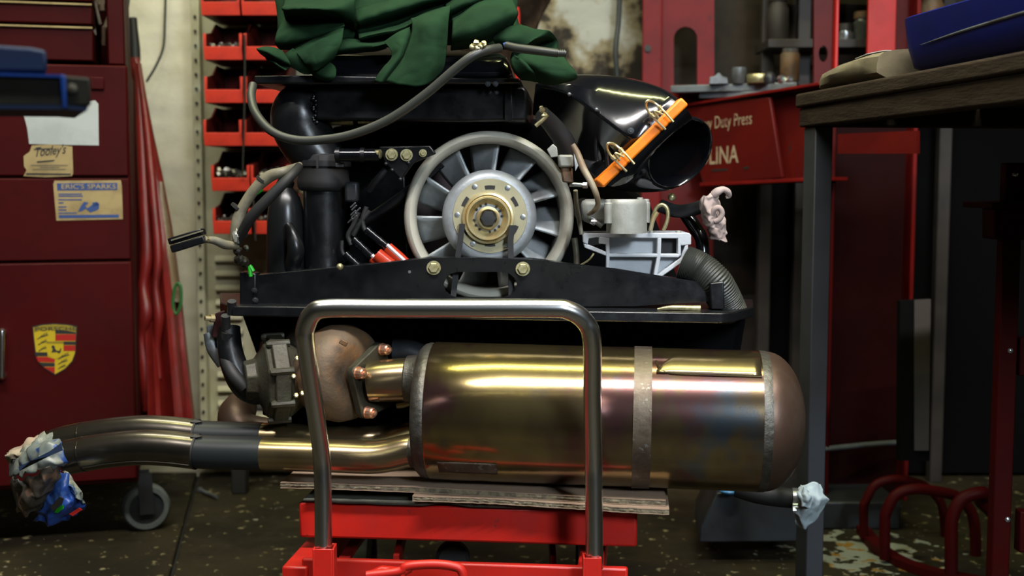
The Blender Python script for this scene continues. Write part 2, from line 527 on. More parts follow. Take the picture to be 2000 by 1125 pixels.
M['darkred'] = mat('dark_red_paint', (0.070, 0.004, 0.003), 0.45, spec=0.2, col2=(0.09, 0.005, 0.003), scale=7, col3=(0.04, 0.01, 0.008), scale3=30, mix3=(0.68, 0.74))
def grime_shade_mat():
    """grimy masonry, shade put into its dark base; peeling whitewash kept to the lit area"""
    F = mat('shaded_grimy_wall', (0.020, 0.015, 0.010), 0.85, col2=(0.040, 0.026, 0.013), scale=6, bump=0.8, bscale=26)  # base darkened in place of shade on the wall behind press and bench
    nt = F.node_tree
    b = nt.nodes['Principled BSDF']
    src = b.inputs['Base Color'].links[0].from_socket
    g = nt.nodes.new('ShaderNodeNewGeometry')
    n = nt.nodes.new('ShaderNodeTexNoise'); n.inputs['Scale'].default_value = 15; n.inputs['Detail'].default_value = 8
    nt.links.new(g.outputs['Position'], n.inputs['Vector'])
    d = nt.nodes.new('ShaderNodeVectorMath'); d.operation = 'DISTANCE'
    d.inputs[1].default_value = (0.20, 3.10, 1.16)
    nt.links.new(g.outputs['Position'], d.inputs[0])
    r = nt.nodes.new('ShaderNodeMapRange'); r.inputs['From Min'].default_value = 0.04; r.inputs['From Max'].default_value = 0.24
    r.inputs['To Min'].default_value = 0.14; r.inputs['To Max'].default_value = -0.30
    nt.links.new(d.outputs['Value'], r.inputs['Value'])
    ad = nt.nodes.new('ShaderNodeMath'); ad.operation = 'ADD'
    nt.links.new(n.outputs['Fac'], ad.inputs[0]); nt.links.new(r.outputs['Result'], ad.inputs[1])
    cp = nt.nodes.new('ShaderNodeValToRGB')
    cp.color_ramp.elements[0].position = 0.40; cp.color_ramp.elements[0].color = (0.06, 0.04, 0.022, 1)
    cp.color_ramp.elements[1].position = 0.66; cp.color_ramp.elements[1].color = (0.40, 0.40, 0.36, 1)
    e = cp.color_ramp.elements.new(0.53); e.color = (0.24, 0.20, 0.12, 1)
    nt.links.new(ad.outputs[0], cp.inputs['Fac'])
    s1 = nt.nodes.new('ShaderNodeMapRange'); s1.inputs['From Min'].default_value = 0.42; s1.inputs['From Max'].default_value = 0.50
    nt.links.new(ad.outputs[0], s1.inputs['Value'])
    x = nt.nodes.new('ShaderNodeMix'); x.data_type = 'RGBA'
    nt.links.new(s1.outputs['Result'], x.inputs['Factor']); nt.links.new(src, x.inputs['A']); nt.links.new(cp.outputs['Color'], x.inputs['B'])
    nt.links.new(x.outputs['Result'], b.inputs['Base Color'])
    return F


M['grime_shade'] = grime_shade_mat()
M['floor'] = floor_mat()
M['muffler'] = muffler_mat()
# ================================================================== STRUCTURE
from mathutils import noise as mn
X0, X1, YF, YB, ZC = -2.2, 1.9, -1.7, 3.08, 2.85


def rough_wall(x0, x1, z0, z1, y, nx, nz, amp, sc, seed):
    mb = MB()
    vs = []
    for i in range(nx + 1):
        for j in range(nz + 1):
            x = x0 + (x1 - x0) * i / nx
            z = z0 + (z1 - z0) * j / nz
            course = abs(((z / 0.075) % 1.0) - 0.5)
            d = amp * mn.fractal(V((x * sc + seed, z * sc, seed)), 1.0, 2.0, 4) - amp * 0.5 * (1.0 if course > 0.44 else 0.0)
            vs.append(V((x, y - d, z)))
    mb.add(vs, [(i * (nz + 1) + j, (i + 1) * (nz + 1) + j, (i + 1) * (nz + 1) + j + 1, i * (nz + 1) + j + 1) for i in range(nx) for j in range(nz)])
    return mb


XS = -0.50
struct(rough_wall(X0, XS, -0.1, ZC, YB, 110, 180, 0.005, 9, 3), 'wall_back', M['cream'])
struct(rough_wall(XS, X1, -0.1, ZC, YB + 0.02, 120, 150, 0.014, 7, 9), 'wall_back', M['grime_shade'])
struct(MB().box((X0 - 0.03, (YF + YB) / 2, ZC / 2), (0.06, YB - YF, ZC)), 'wall_left', M['darkwall'])
struct(MB().box((X1 + 0.03, (YF + YB) / 2, ZC / 2), (0.06, YB - YF, ZC)), 'wall_right', M['darkwall'])
struct(MB().box(((X0 + X1) / 2, YF - 0.03, ZC / 2), (X1 - X0, 0.06, ZC)), 'wall_front', M['darkwall'])
struct(MB().box(((X0 + X1) / 2, (YF + YB) / 2, ZC + 0.03), (X1 - X0, YB - YF, 0.06)), 'ceiling', M['ceil'])
# two concrete slabs with an open joint between them
ja, jb = PF(386, 925), PF(333, 1125)
sl = (jb.x - ja.x) / (jb.y - ja.y)
jx = lambda y: ja.x + (y - ja.y) * sl
g_ = 0.0035
struct(MB().prism([(X0, YF, 0), (jx(YF) - g_, YF, 0), (jx(YB) - g_, YB, 0), (X0, YB, 0)], (0, 0, -0.012)), 'floor', M['floor'], bevel=0.004)
struct(MB().prism([(jx(YF) + g_, YF, 0), (X1, YF, 0), (X1, YB, 0), (jx(YB) + g_, YB, 0)], (0, 0, -0.012)), 'floor', M['floor'], bevel=0.004)
struct(MB().box(((X0 + X1) / 2, (YF + YB) / 2, -0.037), (X1 - X0, YB - YF + 0.3, 0.05)), 'floor_bed', M['rubber'])

# ================================================================== LOUVRED PANEL AND PARTS BINS
YP = 2.99
lp_tl, lp_br = P(387, -130, YP), P(640, 905, YP)
panel = thing('louvre_panel', (lp_tl.x, YP, lp_br.z), 'tall pale green louvred steel panel on the cream wall carrying red parts bins', 'wall panel')
MB().box(((lp_tl.x + lp_br.x) / 2, YP + 0.006, (lp_tl.z + lp_br.z) / 2), (lp_br.x - lp_tl.x, 0.004, lp_tl.z - lp_br.z)).build('panel_sheet', M['louvre'], panel)
ex0, ex1 = P(388, 500, YP).x, P(404, 500, YP).x
MB().box(((ex0 + ex1) / 2, YP - 0.012, (lp_tl.z + lp_br.z) / 2), (ex1 - ex0, 0.03, lp_tl.z - lp_br.z)).build('edge_flange', M['louvre'], panel, bevel=0.003)
mb = MB()
k = 0
zz = P(396, 32, YP - 0.03).z
while zz > lp_br.z + 0.03:
    mb.lathe([(0, 0.0036), (0.003, 0.0036)], (ex0 + 0.011, YP - 0.0285, zz), (0, -1, 0), n=8)
    zz -= m(27.5, 2.96)
tag(mb.build('flange_holes', M['wire'], panel), kind='stuff')
lou = None
for c in range(3):
    for r in range(17):
        x = P(446 + 78 * c, 500, YP).x
        z = P(446, 505 + 28.2 * r, YP).z
        if z < lp_br.z + 0.02:
            continue
        if lou is None:
            hw, hh = m(27, YP), m(6, YP)
            mb = MB()
            mb.loft([[(x - hw, YP + 0.004, z + hh), (x + hw, YP + 0.004, z + hh), (x + hw, YP + 0.004, z - hh), (x - hw, YP + 0.004, z - hh)],
                     [(x - hw * 0.93, YP - 0.009, z - hh * 0.4), (x + hw * 0.93, YP - 0.009, z - hh * 0.4), (x + hw * 0.93, YP - 0.009, z - hh), (x - hw * 0.93, YP - 0.009, z - hh)]])
            lou = mb.build('louvre', M['louvre'], panel, bevel=0.001)
            lz0 = V((x, 0, z))
            lloc = lou.location.copy()
        else:
            dup(lou, panel, lloc + V((x, 0, z)) - lz0)

YBIN = 2.80
BW, BH, BD, LIP, BK = m(73, YBIN), m(50, YBIN), 0.178, m(25, YBIN), m(79, YBIN)


def make_bin():
    t = thing('parts_bin', (0, YBIN, 0), 'x', 'bin', 'red parts bins on the louvred panel')
    th = 0.0022
    # shell: bottom, two stepped sides, back, low front lip
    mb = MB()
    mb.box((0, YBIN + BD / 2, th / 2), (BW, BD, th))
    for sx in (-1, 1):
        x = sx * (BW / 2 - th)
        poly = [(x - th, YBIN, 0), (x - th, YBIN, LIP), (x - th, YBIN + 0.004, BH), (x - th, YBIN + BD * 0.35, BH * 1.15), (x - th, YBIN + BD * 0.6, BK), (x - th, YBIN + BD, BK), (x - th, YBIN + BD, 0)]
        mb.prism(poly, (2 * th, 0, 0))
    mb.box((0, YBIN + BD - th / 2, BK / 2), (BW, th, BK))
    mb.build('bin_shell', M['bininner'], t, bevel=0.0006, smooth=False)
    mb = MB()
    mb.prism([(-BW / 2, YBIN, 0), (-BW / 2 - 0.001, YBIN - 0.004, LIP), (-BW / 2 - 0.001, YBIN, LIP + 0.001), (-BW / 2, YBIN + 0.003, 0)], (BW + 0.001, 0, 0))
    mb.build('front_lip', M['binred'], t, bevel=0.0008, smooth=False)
    for sx in (-1, 1):
        x = sx * (BW / 2 - 0.0022)
        MB().box((x, YBIN - 0.002, (LIP + BH) / 2), (0.0062, 0.004, BH - LIP)).build('side_post', M['binred'], t, bevel=0.0008)
    return t


rows_y = [28, 115, 199, 283, 371, 455]
rown = ['top', 'second', 'third', 'fourth', 'fifth', 'bottom']
colx = [[395, 474, 556], [400, 479, 560], [402, 480, 562], [400, 478, 560], [415, 492, 574], [418, 498, 580]]
coln = ['first', 'second', 'third']
descr = {(0, 0): 'empty bright red bin at the top of the column beside the pale flange',
         (0, 1): 'red bin at the top of the middle column above the jacket shoulder',
         (0, 2): 'red bin peeking out above the green jacket collar',
         (1, 0): 'red bin holding small shiny screws, second down beside the pale flange',
         (1, 1): 'red bin partly covered by the pointed tip of the green jacket',
         (2, 0): 'empty red bin, third down beside the pale flange',
         (2, 1): 'red bin behind the top of the looping grey hose',
         (3, 0): 'empty red bin, fourth down beside the pale flange',
         (3, 1): 'red bin behind the bottom of the looping grey hose',
         (4, 0): 'red bin heaped with large washers and nuts',
         (4, 1): 'red bin behind the beige wiring loom',
         (5, 0): 'lowest red bin beside the flange, filled with dark bolts',
         (5, 1): 'lowest red bin behind the black plastic bottle'}
proto = None
for r in range(6):
    for c in range(3):
        if (r, c) not in descr:
            continue
        p = P(colx[r][c] + 36, rows_y[r] + 2, YBIN)
        if proto is None:
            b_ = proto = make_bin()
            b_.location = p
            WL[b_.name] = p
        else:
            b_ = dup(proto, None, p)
        b_['label'] = descr[(r, c)]
        # fillings
        fill = {(1, 0): 40, (4, 0): 26, (5, 0): 40, (4, 1): 22, (5, 1): 22}.get((r, c))
        if fill:
            mb = MB()
            rnd = random.Random(r * 10 + c)
            big = r == 4
            for q in range(fill):
                x = p.x + rnd.uniform(-0.42, 0.42) * BW * 0.9
                y = YBIN + rnd.uniform(0.012, 0.09)
                z = p.z + LIP * 0.80 + rnd.uniform(0, 0.010) + (0.012 if big else 0.004) * rnd.random() + 0.10 * (y - YBIN)
                ax = V((rnd.uniform(-1, 1), rnd.uniform(-1, 0.2), rnd.uniform(-0.4, 1)))
                R_ = 0.0085 if big else 0.0046
                mb.lathe([(-R_ * 0.4, R_ * 0.45), (-R_ * 0.4, R_), (R_ * 0.4, R_), (R_ * 0.4, R_ * 0.45), (-R_ * 0.1, R_ * 0.4)], (x, y, z), ax, n=7)
            o = mb.build('loose_hardware', M['hardware'])
            tag(o, {(1, 0): 'small shiny screws lying in the second red bin down', (4, 0): 'large washers and nuts heaped in a red bin',
                    (5, 0): 'dark bolts filling the lowest red bin by the flange', (4, 1): 'dull nuts in the red bin behind the wiring loom',
                    (5, 1): 'nuts in the lowest red bin behind the black bottle'}[(r, c)], 'hardware', kind='stuff')
for (xa, ya, xb, yb, nm, lb) in ((478, 68, 474, 345, 'hanging_strap', 'long dark strap hanging down between two columns of red bins'),
                                 (548, -20, 547, 40, 'hanging_strap', 'short dark strap between red bins beside the jacket collar'),
                                 (493, 380, 499, 470, 'hanging_strap', 'dark strap end hanging below the wiring loom by the lowest bins')):
    a, b = P(xa, ya, YBIN - 0.016), P(xb, yb, YBIN - 0.016)
    o = MB().tube([a, a * 0.6 + b * 0.4 + V((0.002, 0, 0)), b], [0.0048, 0.0052, 0.0045], n=8, steps=10, sq=0.4).build(nm, M['wire'])
    tag(o, lb, 'strap')

# ------------------------------------------------------------------ cables on the cream wall
o = MB().tube([P(324, -30, 3.045), P(322, 40, 3.045), P(319, 92, 3.045), P(305, 128, 3.04), P(286, 160, 3.035)], 0.0032, n=8, steps=24).build('wall_cable', M['wire'])
tag(o, 'thin dark cable hanging bent down the cream wall, ending in mid air', 'cable')
o = MB().tube([P(253, -30, 2.72), P(250, 10, 2.72), P(243, 32, 2.72), P(236, 50, 2.70)], 0.0030, n=8, steps=16).build('wall_cable', M['wire'])
tag(o, 'thin dark cable curving behind the maroon chest side near the black umbrella tip', 'cable')

# ================================================================== MAROON TOOL CABINET
yaw = math.radians(15)
C0 = P(258, 500, 2.46)
CN = V((math.sin(yaw), -math.cos(yaw), 0))   # towards the camera
CD = V((math.cos(yaw), math.sin(yaw), 0))    # along the face, to the right
UP = V((0, 0, 1))


def C(px, py, off=0.0):
    return PP(px, py, C0 + CN * off, CN)


def cab_uz(px, py):
    q = C(px, py)
    return (q - C0).dot(CD), q.z


WCAB = 0.70
ztop = cab_uz(248, 127)[1]
zbot = 0.125
cab = thing('tool_cabinet', C0 - CD * WCAB / 2 - CN * 0.2 + V((0, 0, -C0.z)), 'tall maroon steel tool cabinet on a grey castor with paper stickers and a crest', 'cabinet')


def cbox(u0, u1, z0, z1, d0, d1):
    """box on the cabinet: u along the face, z height, d outwards"""
    mb = MB()
    c = C0 + CD * ((u0 + u1) / 2) + CN * ((d0 + d1) / 2)
    c.z = (z0 + z1) / 2
    R = Matrix((CD, -CN, UP)).transposed()
    mb.box(c, (abs(u1 - u0), abs(d1 - d0), abs(z1 - z0)), R)
    return mb


cbox(-WCAB, 0, zbot, ztop, -0.34, -0.012).build('carcass', M['cabred'], cab, bevel=0.004)
z1_, z2_ = cab_uz(120, 346)[1], cab_uz(120, 511)[1]
cbox(-WCAB, -0.002, z1_ + 0.0022, ztop - 0.002, -0.012, 0.0).build('drawer_front', M['cabred'], cab, bevel=0.003)
cbox(-WCAB, -0.002, z2_ + 0.0022, z1_ - 0.0022, -0.012, 0.0).build('drawer_front', M['cabred'], cab, bevel=0.003)
dr = cbox(-WCAB, -0.002, zbot + 0.01, z2_ - 0.0022, -0.012, 0.0).build('door', M['cabred'], cab, bevel=0.003)
# chrome pull at the door edge
mb = MB()
a, b = C(4, 648, 0.028), C(4, 736, 0.028)
mb.tube([C(4, 650, 0.0), C(4, 650, 0.022), a + V((0, 0, -0.006)), b + V((0, 0, 0.006)), C(4, 734, 0.022), C(4, 734, 0.0)], 0.0055, n=10, steps=30)
mb.ball(C(4, 650, 0.004), 0.009, 12, 8)
mb.ball(C(4, 734, 0.004), 0.009, 12, 8)
tag(mb.build('door_pull', M['chrome'], dr), 'chrome door pull')
# latch plate
u, z = cab_uz(190, 163)
cbox(u - 0.013, u + 0.013, z - 0.012, z + 0.012, 0, 0.006).build('latch_plate', M['cabred'], cab, bevel=0.002)
# castor with its fork
def wheel(mbt, mbh, c, R, w_, axis):
    mbt.lathe([(-w_ / 2, R * 0.72), (-w_ / 2, R * 0.9), (-w_ * 0.3, R), (w_ * 0.3, R), (w_ / 2, R * 0.9), (w_ / 2, R * 0.72), (-w_ / 2, R * 0.72)], c, axis, n=36, cap0=False, cap1=False)
    mbh.lathe([(-w_ * 0.25, 0.004), (-w_ * 0.25, R * 0.74), (w_ * 0.25, R * 0.74), (w_ * 0.25, 0.012), (w_ * 0.6, 0.011), (w_ * 0.6, 0.004)], c, axis, n=28)


wa = V((0.42, -0.9, 0))
for (px, nm) in ((284, 'castor'), (-150, 'castor')):
    R_ = m(47, 2.56)
    cc = P(px, 964, 2.56)
    cc.z = R_
    mt, mh = MB(), MB()
    wheel(mt, mh, cc, R_, 0.032, wa)
    cs = mt.build('castor_tyre', M['caster'], cab)
    mh.build('castor_hub', M['darksteel'], cs)
    mf = MB()
    wan = wa.normalized()
    for sg in (-1, 1):
        base = cc + wan * (0.019 * sg)
        mf.obox(base + V((0, 0, -0.012)), V((base.x - 0.004, base.y, zbot)), wan * 0.0015, wan.cross(UP) * 0.015)
    mf.build('castor_fork', M['darksteel'], cs)

# paper stickers
def sticker(name, pts, mt, parent, off=0.0012, th=0.0010):
    return MB().prism([C(x, y, off) for x, y in pts], CN * -th).build(name, mt, parent, smooth=False)


lab = sticker('paper_sheet', [(43, 212), (118, 205), (186, 196), (192, 203), (193, 284), (130, 283), (57, 281), (53, 250)], M['paper'], cab)
lab['label'] = 'blank white paper sheet with specks'
lab = sticker('trade_label', [(62, 284), (100, 282), (141, 286), (143, 339), (140, 344), (88, 346), (46, 344), (52, 332), (47, 325), (46, 305), (58, 296)], M['tan'], cab)
lab['label'] = 'torn tan paper label with black script lettering'
mb = MB()
text(mb, "Tooley's", C(70, 312, 0.0018), (C(124, 306, 0.0018) - C(70, 312, 0.0018)).normalized(), UP, m(24, 2.45), m(56, 2.45), 0.35, 0.012)
mb.prism([C(66, 291, 0.0018), C(104, 289, 0.0018), C(104, 291.5, 0.0018), C(66, 293, 0.0018)], CN * -0.0004)
mb.prism([C(72, 315, 0.0018), C(108, 312, 0.0018), C(104, 315, 0.0018), C(72, 318, 0.0018)], CN * -0.0004)
mb.prism([C(51, 338, 0.0018), C(138, 339, 0.0018), C(138, 342, 0.0018), C(51, 341.5, 0.0018)], CN * -0.0004)
mb.build('script_lettering', M['ink'], lab, smooth=False)
mb = MB()
for yy, xa, xb in ((322, 60, 132), (326, 78, 116), (330, 64, 128)):
    mb.prism([C(xa, yy, 0.0018), C(xb, yy, 0.0018), C(xb, yy + 1.6, 0.0018), C(xa, yy + 1.6, 0.0018)], CN * -0.0004)
mb.build('faded_print', M['greyink'], lab, smooth=False)
lab = sticker('spark_plug_label', [(106, 353), (236, 352), (238, 364), (240, 428), (110, 431), (104, 360)], M['tan'], cab)
lab['label'] = 'yellowed card with a blue title bar and blue drawing'
mb = MB()
q = lambda x, y: C(x, y, 0.0018)
mb.prism([q(111, 358), q(229, 357), q(229, 371), q(112, 372)], CN * -0.0004)
mb.prism([q(115, 420), q(232, 419), q(232, 425), q(115, 426)], CN * -0.0004)
for pts in ([(152, 414), (158, 402), (164, 394), (173, 396), (166, 402), (170, 406), (160, 412)],
            [(168, 408), (176, 403), (184, 396), (194, 397), (193, 408), (186, 412), (176, 415)],
            [(180, 396), (190, 394), (193, 400), (183, 404)]):
    mb.prism([q(*p_) for p_ in pts], CN * -0.0004)
mb.build('blue_print', M['blueink'], lab, smooth=False)
mb = MB()
text(mb, "ERIC'S SPARKS", C(120, 369, 0.0024), CD, UP, m(9.5, 2.45), m(100, 2.45), 0.0, 0.010)
mb.build('title_lettering', M['tan'], lab, smooth=False)
mb = MB()
for yy, xa, xb in ((378, 114, 160), (382, 114, 162), (389, 114, 160), (395, 114, 124), (403, 114, 130), (409, 114, 130), (415, 114, 150)):
    mb.prism([q(xa, yy), q(xb, yy), q(xb, yy + 2.2), q(xa, yy + 2.2)], CN * -0.0004)
mb.build('small_print', M['blueink'], lab, smooth=False)


# shield crest, built as layered flat print
def crest():
    sh = [(63, 638), (80, 633.5), (107, 631.5), (134, 633.5), (151, 637), (149, 668), (148, 690), (142, 706), (128, 721), (108, 733), (90, 722), (76, 708), (69, 692), (66, 668)]
    cx, cy = 107, 680
    sc = lambda pts, f: [(cx + (x - cx) * f, cy + (y - cy) * f) for x, y in pts]
    root = sticker('crest_sticker', sh, M['ink'], cab, 0.0014, 0.0012)
    root['label'] = 'yellow shield crest with red and black bars'
    s2 = sc(sh, 0.955)
    sticker('shield_field', s2, M['crestyellow'], root, 0.0018, 0.0004)
    L = 0.0022

    def lay(nm, polys, mt, off=L):
        if nm == 'antlers':
            mb = MB()
            for p_ in polys:
                mb.prism([C(x, y, off) for x, y in p_], CN * -0.0004)
            mb.build(nm, mt, root, smooth=False)
            return
        for p_ in polys:
            MB().prism([C(x, y, off) for x, y in p_], CN * -0.0004).build(nm, mt, root, smooth=False)
    lay('top_band', [[(65.5, 640), (80, 636), (107, 634), (134, 636), (149, 639.5), (148.5, 648), (134, 645), (107, 643.5), (80, 645), (66.5, 649)]], M['crestolive'])
    lay('black_bar', [[(108, 644.5), (134, 646), (148, 649), (148, 652.5), (108, 652)], [(124, 667), (148, 667), (147.5, 673.5), (124, 673.5)],
                      [(67.5, 688), (92, 688), (93, 696), (69, 696)], [(75, 708), (107, 709), (107, 716), (83, 716)]], M['ink'])
    lay('red_bar', [[(108, 653), (148, 653), (147.5, 665.5), (108, 665.5)], [(124, 674.5), (147, 674.5), (147, 685.5), (124, 685.5)],
                    [(70, 697), (93, 697), (107, 702), (107, 708), (75, 707)], [(84, 717), (107, 717), (107, 729.5), (92, 721)]], M['crestred'])
    lay('inner_shield', [[(91, 667.5), (124, 667.5), (124, 685), (120, 695), (107.5, 702), (95, 695), (91, 685)]], M['crestyellow'], 0.0026)
    lay('inner_band', [[(91, 667), (124, 667), (124, 671), (91, 671)]], M['crestolive'], 0.0029)
    # rearing horse
    lay('horse', [[(101, 676), (104, 674), (107, 677), (107.5, 681), (111, 685), (116, 685), (118, 680), (120, 681), (118.5, 687), (116, 691), (113.5, 689), (110, 687.5),
                   (106, 688), (100, 688.5), (102, 685), (103, 681), (100.5, 679)]], M['ink'], 0.0030)

    def antler(x, y, s):
        ps = [[(x, y), (x + 8 * s, y - 5 * s), (x + 22 * s, y - 9 * s), (x + 23 * s, y - 7.6 * s), (x + 9 * s, y - 3 * s), (x + 1, y + 1.2)]]
        for dx, h in ((6, 5), (11, 5.5), (16, 5)):
            yb = y - (dx * 0.5 + 0.5) * s
            ps.append([(x + dx * s, yb), (x + (dx + 4) * s, yb - h * s), (x + (dx + 5) * s, yb - h * s + 0.6), (x + (dx + 2) * s, yb)])
        return ps
    A = []
    for x, y, s in ((72, 662, 1.0), (74, 673, 0.8), (75, 685, 0.7), (113, 701, 1.0), (113, 711, 0.85), (113, 720, 0.7)):
        A += antler(x, y, s)
    lay('antlers', A, M['ink'], 0.0024)
    mb = MB()
    text(mb, 'PORSCHE', C(69, 646.5, 0.0027), (C(146, 645.5, 0.0027) - C(69, 646.5, 0.0027)).normalized(), UP, m(7.6, 2.43), m(76, 2.43))
    mb.build('crest_lettering', M['ink'], root, smooth=False)


crest()

# top chest standing on the cabinet
tc_ = thing('tool_chest', C0 + CD * (-0.35) - CN * 0.2 + V((0, 0, ztop - C0.z)), 'maroon top chest with shallow drawers standing on the tall tool cabinet', 'tool chest')
zt = ztop + 0.36
cbox(-WCAB, -0.012, ztop + 0.002, zt, -0.42, -0.30).build('back_panel', M['cabred'], tc_)
uR0, uR1 = cab_uz(208, 60)[0], cab_uz(242, 60)[0]
cbox(uR0, uR1, ztop + 0.002, zt, -0.30, -0.02).build('side_panel', M['cabred'], tc_, bevel=0.003)
uD = cab_uz(180, 60)[0]
zs = [ztop + 0.004, cab_uz(90, 47)[1], cab_uz(90, 1)[1], zt]
for i in range(3):
    d = cbox(-WCAB, uD, zs[i] + 0.003, zs[i + 1] - 0.003, -0.28, -0.012).build('chest_drawer', M['cabred'], tc_, bevel=0.003)
    cbox(-WCAB, uD, zs[i + 1] - 0.0055, zs[i + 1] - 0.002, -0.012, -0.006).build('drawer_highlight', M['tan'], d)  # highlight along each drawer top, painted as a tan strip
mb = MB()
rnd = random.Random(4)
for i in range(9):
    q0 = C(rnd.uniform(184, 204), rnd.uniform(0, 110), -0.1)
    mb.tube([q0, q0 + V((rnd.uniform(-.01, .01), rnd.uniform(-.02, .02), rnd.uniform(0.02, 0.05)))], rnd.uniform(0.003, 0.006), n=6)
tag(mb.build('stored_tools', M['brown'], tc_), kind='stuff')

# ================================================================== BLUE EDGED BOX NEAR THE CAMERA
YN = 1.02
bx = thing('blue_edged_tray', P(60, 215, YN), 'blurred dark blue tray with bright blue edging jutting in before the maroon cabinet', 'tray')
dY = V((-0.065, 0.16, 0.003))
MB().prism([P(-420, 86, YN), P(0, 88, YN), P(60, 92, YN), P(91, 98, YN), P(93, 142, YN), P(-420, 136, YN)], dY).build('upper_block', M['bluepaint'], bx, bevel=0.003)
MB().prism([P(-420, 132, YN - 0.02), P(120, 147, YN - 0.02), P(177, 152, YN - 0.02), P(178, 207, YN - 0.02), P(120, 209, YN - 0.02), P(-420, 203, YN - 0.02)], dY * 1.2).build('lower_body', M['blackdirty'], bx, bevel=0.002)
MB().prism([P(118, 146, YN - 0.026), P(128, 147, YN - 0.026), P(131, 212, YN - 0.026), P(122, 212, YN - 0.026)], dY * 1.2).build('upright_trim', M['blueedge'], bx, bevel=0.001)
MB().prism([P(-420, 131, YN - 0.024), P(124, 146, YN - 0.024), P(124, 151, YN - 0.024), P(-420, 137, YN - 0.024)], dY * 1.2).build('upper_trim', M['blueedge'], bx)
MB().prism([P(-420, 202, YN - 0.024), P(130, 206, YN - 0.024), P(172, 210, YN - 0.024), P(170, 216, YN - 0.024), P(130, 213, YN - 0.024), P(-420, 209, YN - 0.024)], dY * 1.2).build('lower_trim', M['bluepaint'], bx)
MB().lathe([(0, 0.0045), (0.002, 0.0042), (0.003, 0.002)], P(141, 174, YN - 0.0205), (0, -1, 0), n=14).build('end_screw', M['castdark'], bx)

# ================================================================== FOLDED RED UMBRELLA
um = thing('folded_parasol', PF(330, 905) , 'folded red parasol with black tip leaning between maroon cabinet and cream wall', 'parasol')
def um_sec(y, xl, xr, Yc, dep, folds, amp, seed):
    """cross-section ring across the folded cloth at picture row y"""
    n = 40
    ring = []
    for k in range(n):
        a = 2 * math.pi * k / n
        f = 1 + amp * math.sin(folds * a + seed) + amp * 0.5 * math.sin((folds * 2 + 1) * a + 2 * seed)
        px = (xl + xr) / 2 + (xr - xl) / 2 * math.cos(a) * (0.5 + 0.5 * min(f, 1.1))
        Y = Yc - dep * math.sin(a) * f
        ring.append(P(px, y, Y))
    return ring


secs = [(112, 252, 272, 2.920, 0.012, 0.10), (180, 255, 284, 2.910, 0.022, 0.16), (260, 258, 299, 2.890, 0.032, 0.2), (350, 261, 318, 2.870, 0.042, 0.22), (440, 263, 334, 2.850, 0.052, 0.22),
        (520, 264, 345, 2.830, 0.062, 0.22), (600, 265, 355, 2.820, 0.070, 0.22), (680, 266, 363, 2.800, 0.078, 0.22), (760, 267, 372, 2.790, 0.084, 0.24), (830, 268, 380, 2.780, 0.088, 0.26), (905, 285, 372, 2.800, 0.07, 0.3)]
rings = []
for i in range(len(secs) - 1):
    for t in (0, 0.34, 0.67):
        v_ = [secs[i][j] * (1 - t) + secs[i + 1][j] * t for j in range(6)]
        rings.append(um_sec(*v_[:5], 6, v_[5], 0.6 + v_[0] * 0.0016))
rings.append(um_sec(*secs[-1][:5], 6, 0.3, 2.0))
body = MB().loft(rings).build('folded_cloth', M['umbrella'], um)
tipm = MB()
tipm.tube([P(259, 36, 2.940), P(261, 60, 2.935), P(263, 90, 2.930), P(264, 118, 2.925)], [m(8.5, 2.930), m(8.5, 2.930), m(10, 2.930), m(10.5, 2.930)], n=14, steps=8)
tipm.build('black_tip', M['rubber'], um)
def fold(pts, r, nm='cloth_fold'):
    MB().tube([P(*q_) for q_ in pts], [m(q_, 2.790) for q_ in r], n=12, steps=40).build(nm, M['umbrella'], um)


fold([(268, 125, 2.885), (276, 260, 2.840), (283, 400, 2.795), (287, 500, 2.765), (280, 560, 2.755), (286, 612, 2.740), (276, 660, 2.740), (283, 720, 2.735), (296, 800, 2.730)], [6, 10, 12, 13, 10, 15, 9, 14, 18])
fold([(271, 125, 2.880), (288, 260, 2.830), (301, 400, 2.780), (309, 500, 2.750), (304, 560, 2.740), (310, 620, 2.730), (306, 680, 2.730), (312, 740, 2.720)], [5, 8, 9, 9, 7, 10, 7, 5])
# pale panel print with a green ring on the outer cloth
def um_quad(pts, dy):
    return [P(x, y, Y - dy) for x, y, Y in pts]


MB().surf([[P(311, 355, 2.830), P(316, 440, 2.800), P(325, 520, 2.770), P(334, 590, 2.760)],
           [P(316, 355, 2.832), P(326, 440, 2.805), P(338, 520, 2.780), P(351, 590, 2.770)],
           [P(318, 355, 2.840), P(332, 440, 2.820), P(345, 520, 2.800), P(355, 590, 2.790)]], 8, 16).build('pale_print', M['brown'], um)
rg = [P(346 + 8 * math.cos(a) + 2 * math.sin(a), 583 - 30 * math.sin(a), 2.752) for a in np.linspace(0, 2 * math.pi, 25)]
MB().tube(rg, 0.0035, n=6).build('green_ring_print', mat('green_print', (0.02, 0.14, 0.03), 0.6), um)

# ================================================================== RED HYDRAULIC PRESS (background)
pa, pb = P(1340, 280, 2.92), P(1590, 260, 2.60)
pd_ = (V((pb.x, pb.y, 0)) - V((pa.x, pa.y, 0))).normalized()
pn = V((pd_.y, -pd_.x, 0))
press = thing('shop_press', V(((pa.x + pb.x) / 2, (pa.y + pb.y) / 2 + 0.1, 0)), 'big red hydraulic shop press with lettered bed behind the engine and bench', 'press')


def A_(px, py, off=0.0):
    return PP(px, py, pa + pn * off, pn)


# far channel upright with arched slot
YU = 2.96
def ring_rect(x0, x1, y0, y1, Y, n=28):
    out = []
    per = [(x0, y0), (x1, y0), (x1, y1), (x0, y1)]
    return [P(x, y, Y) for x, y in per]


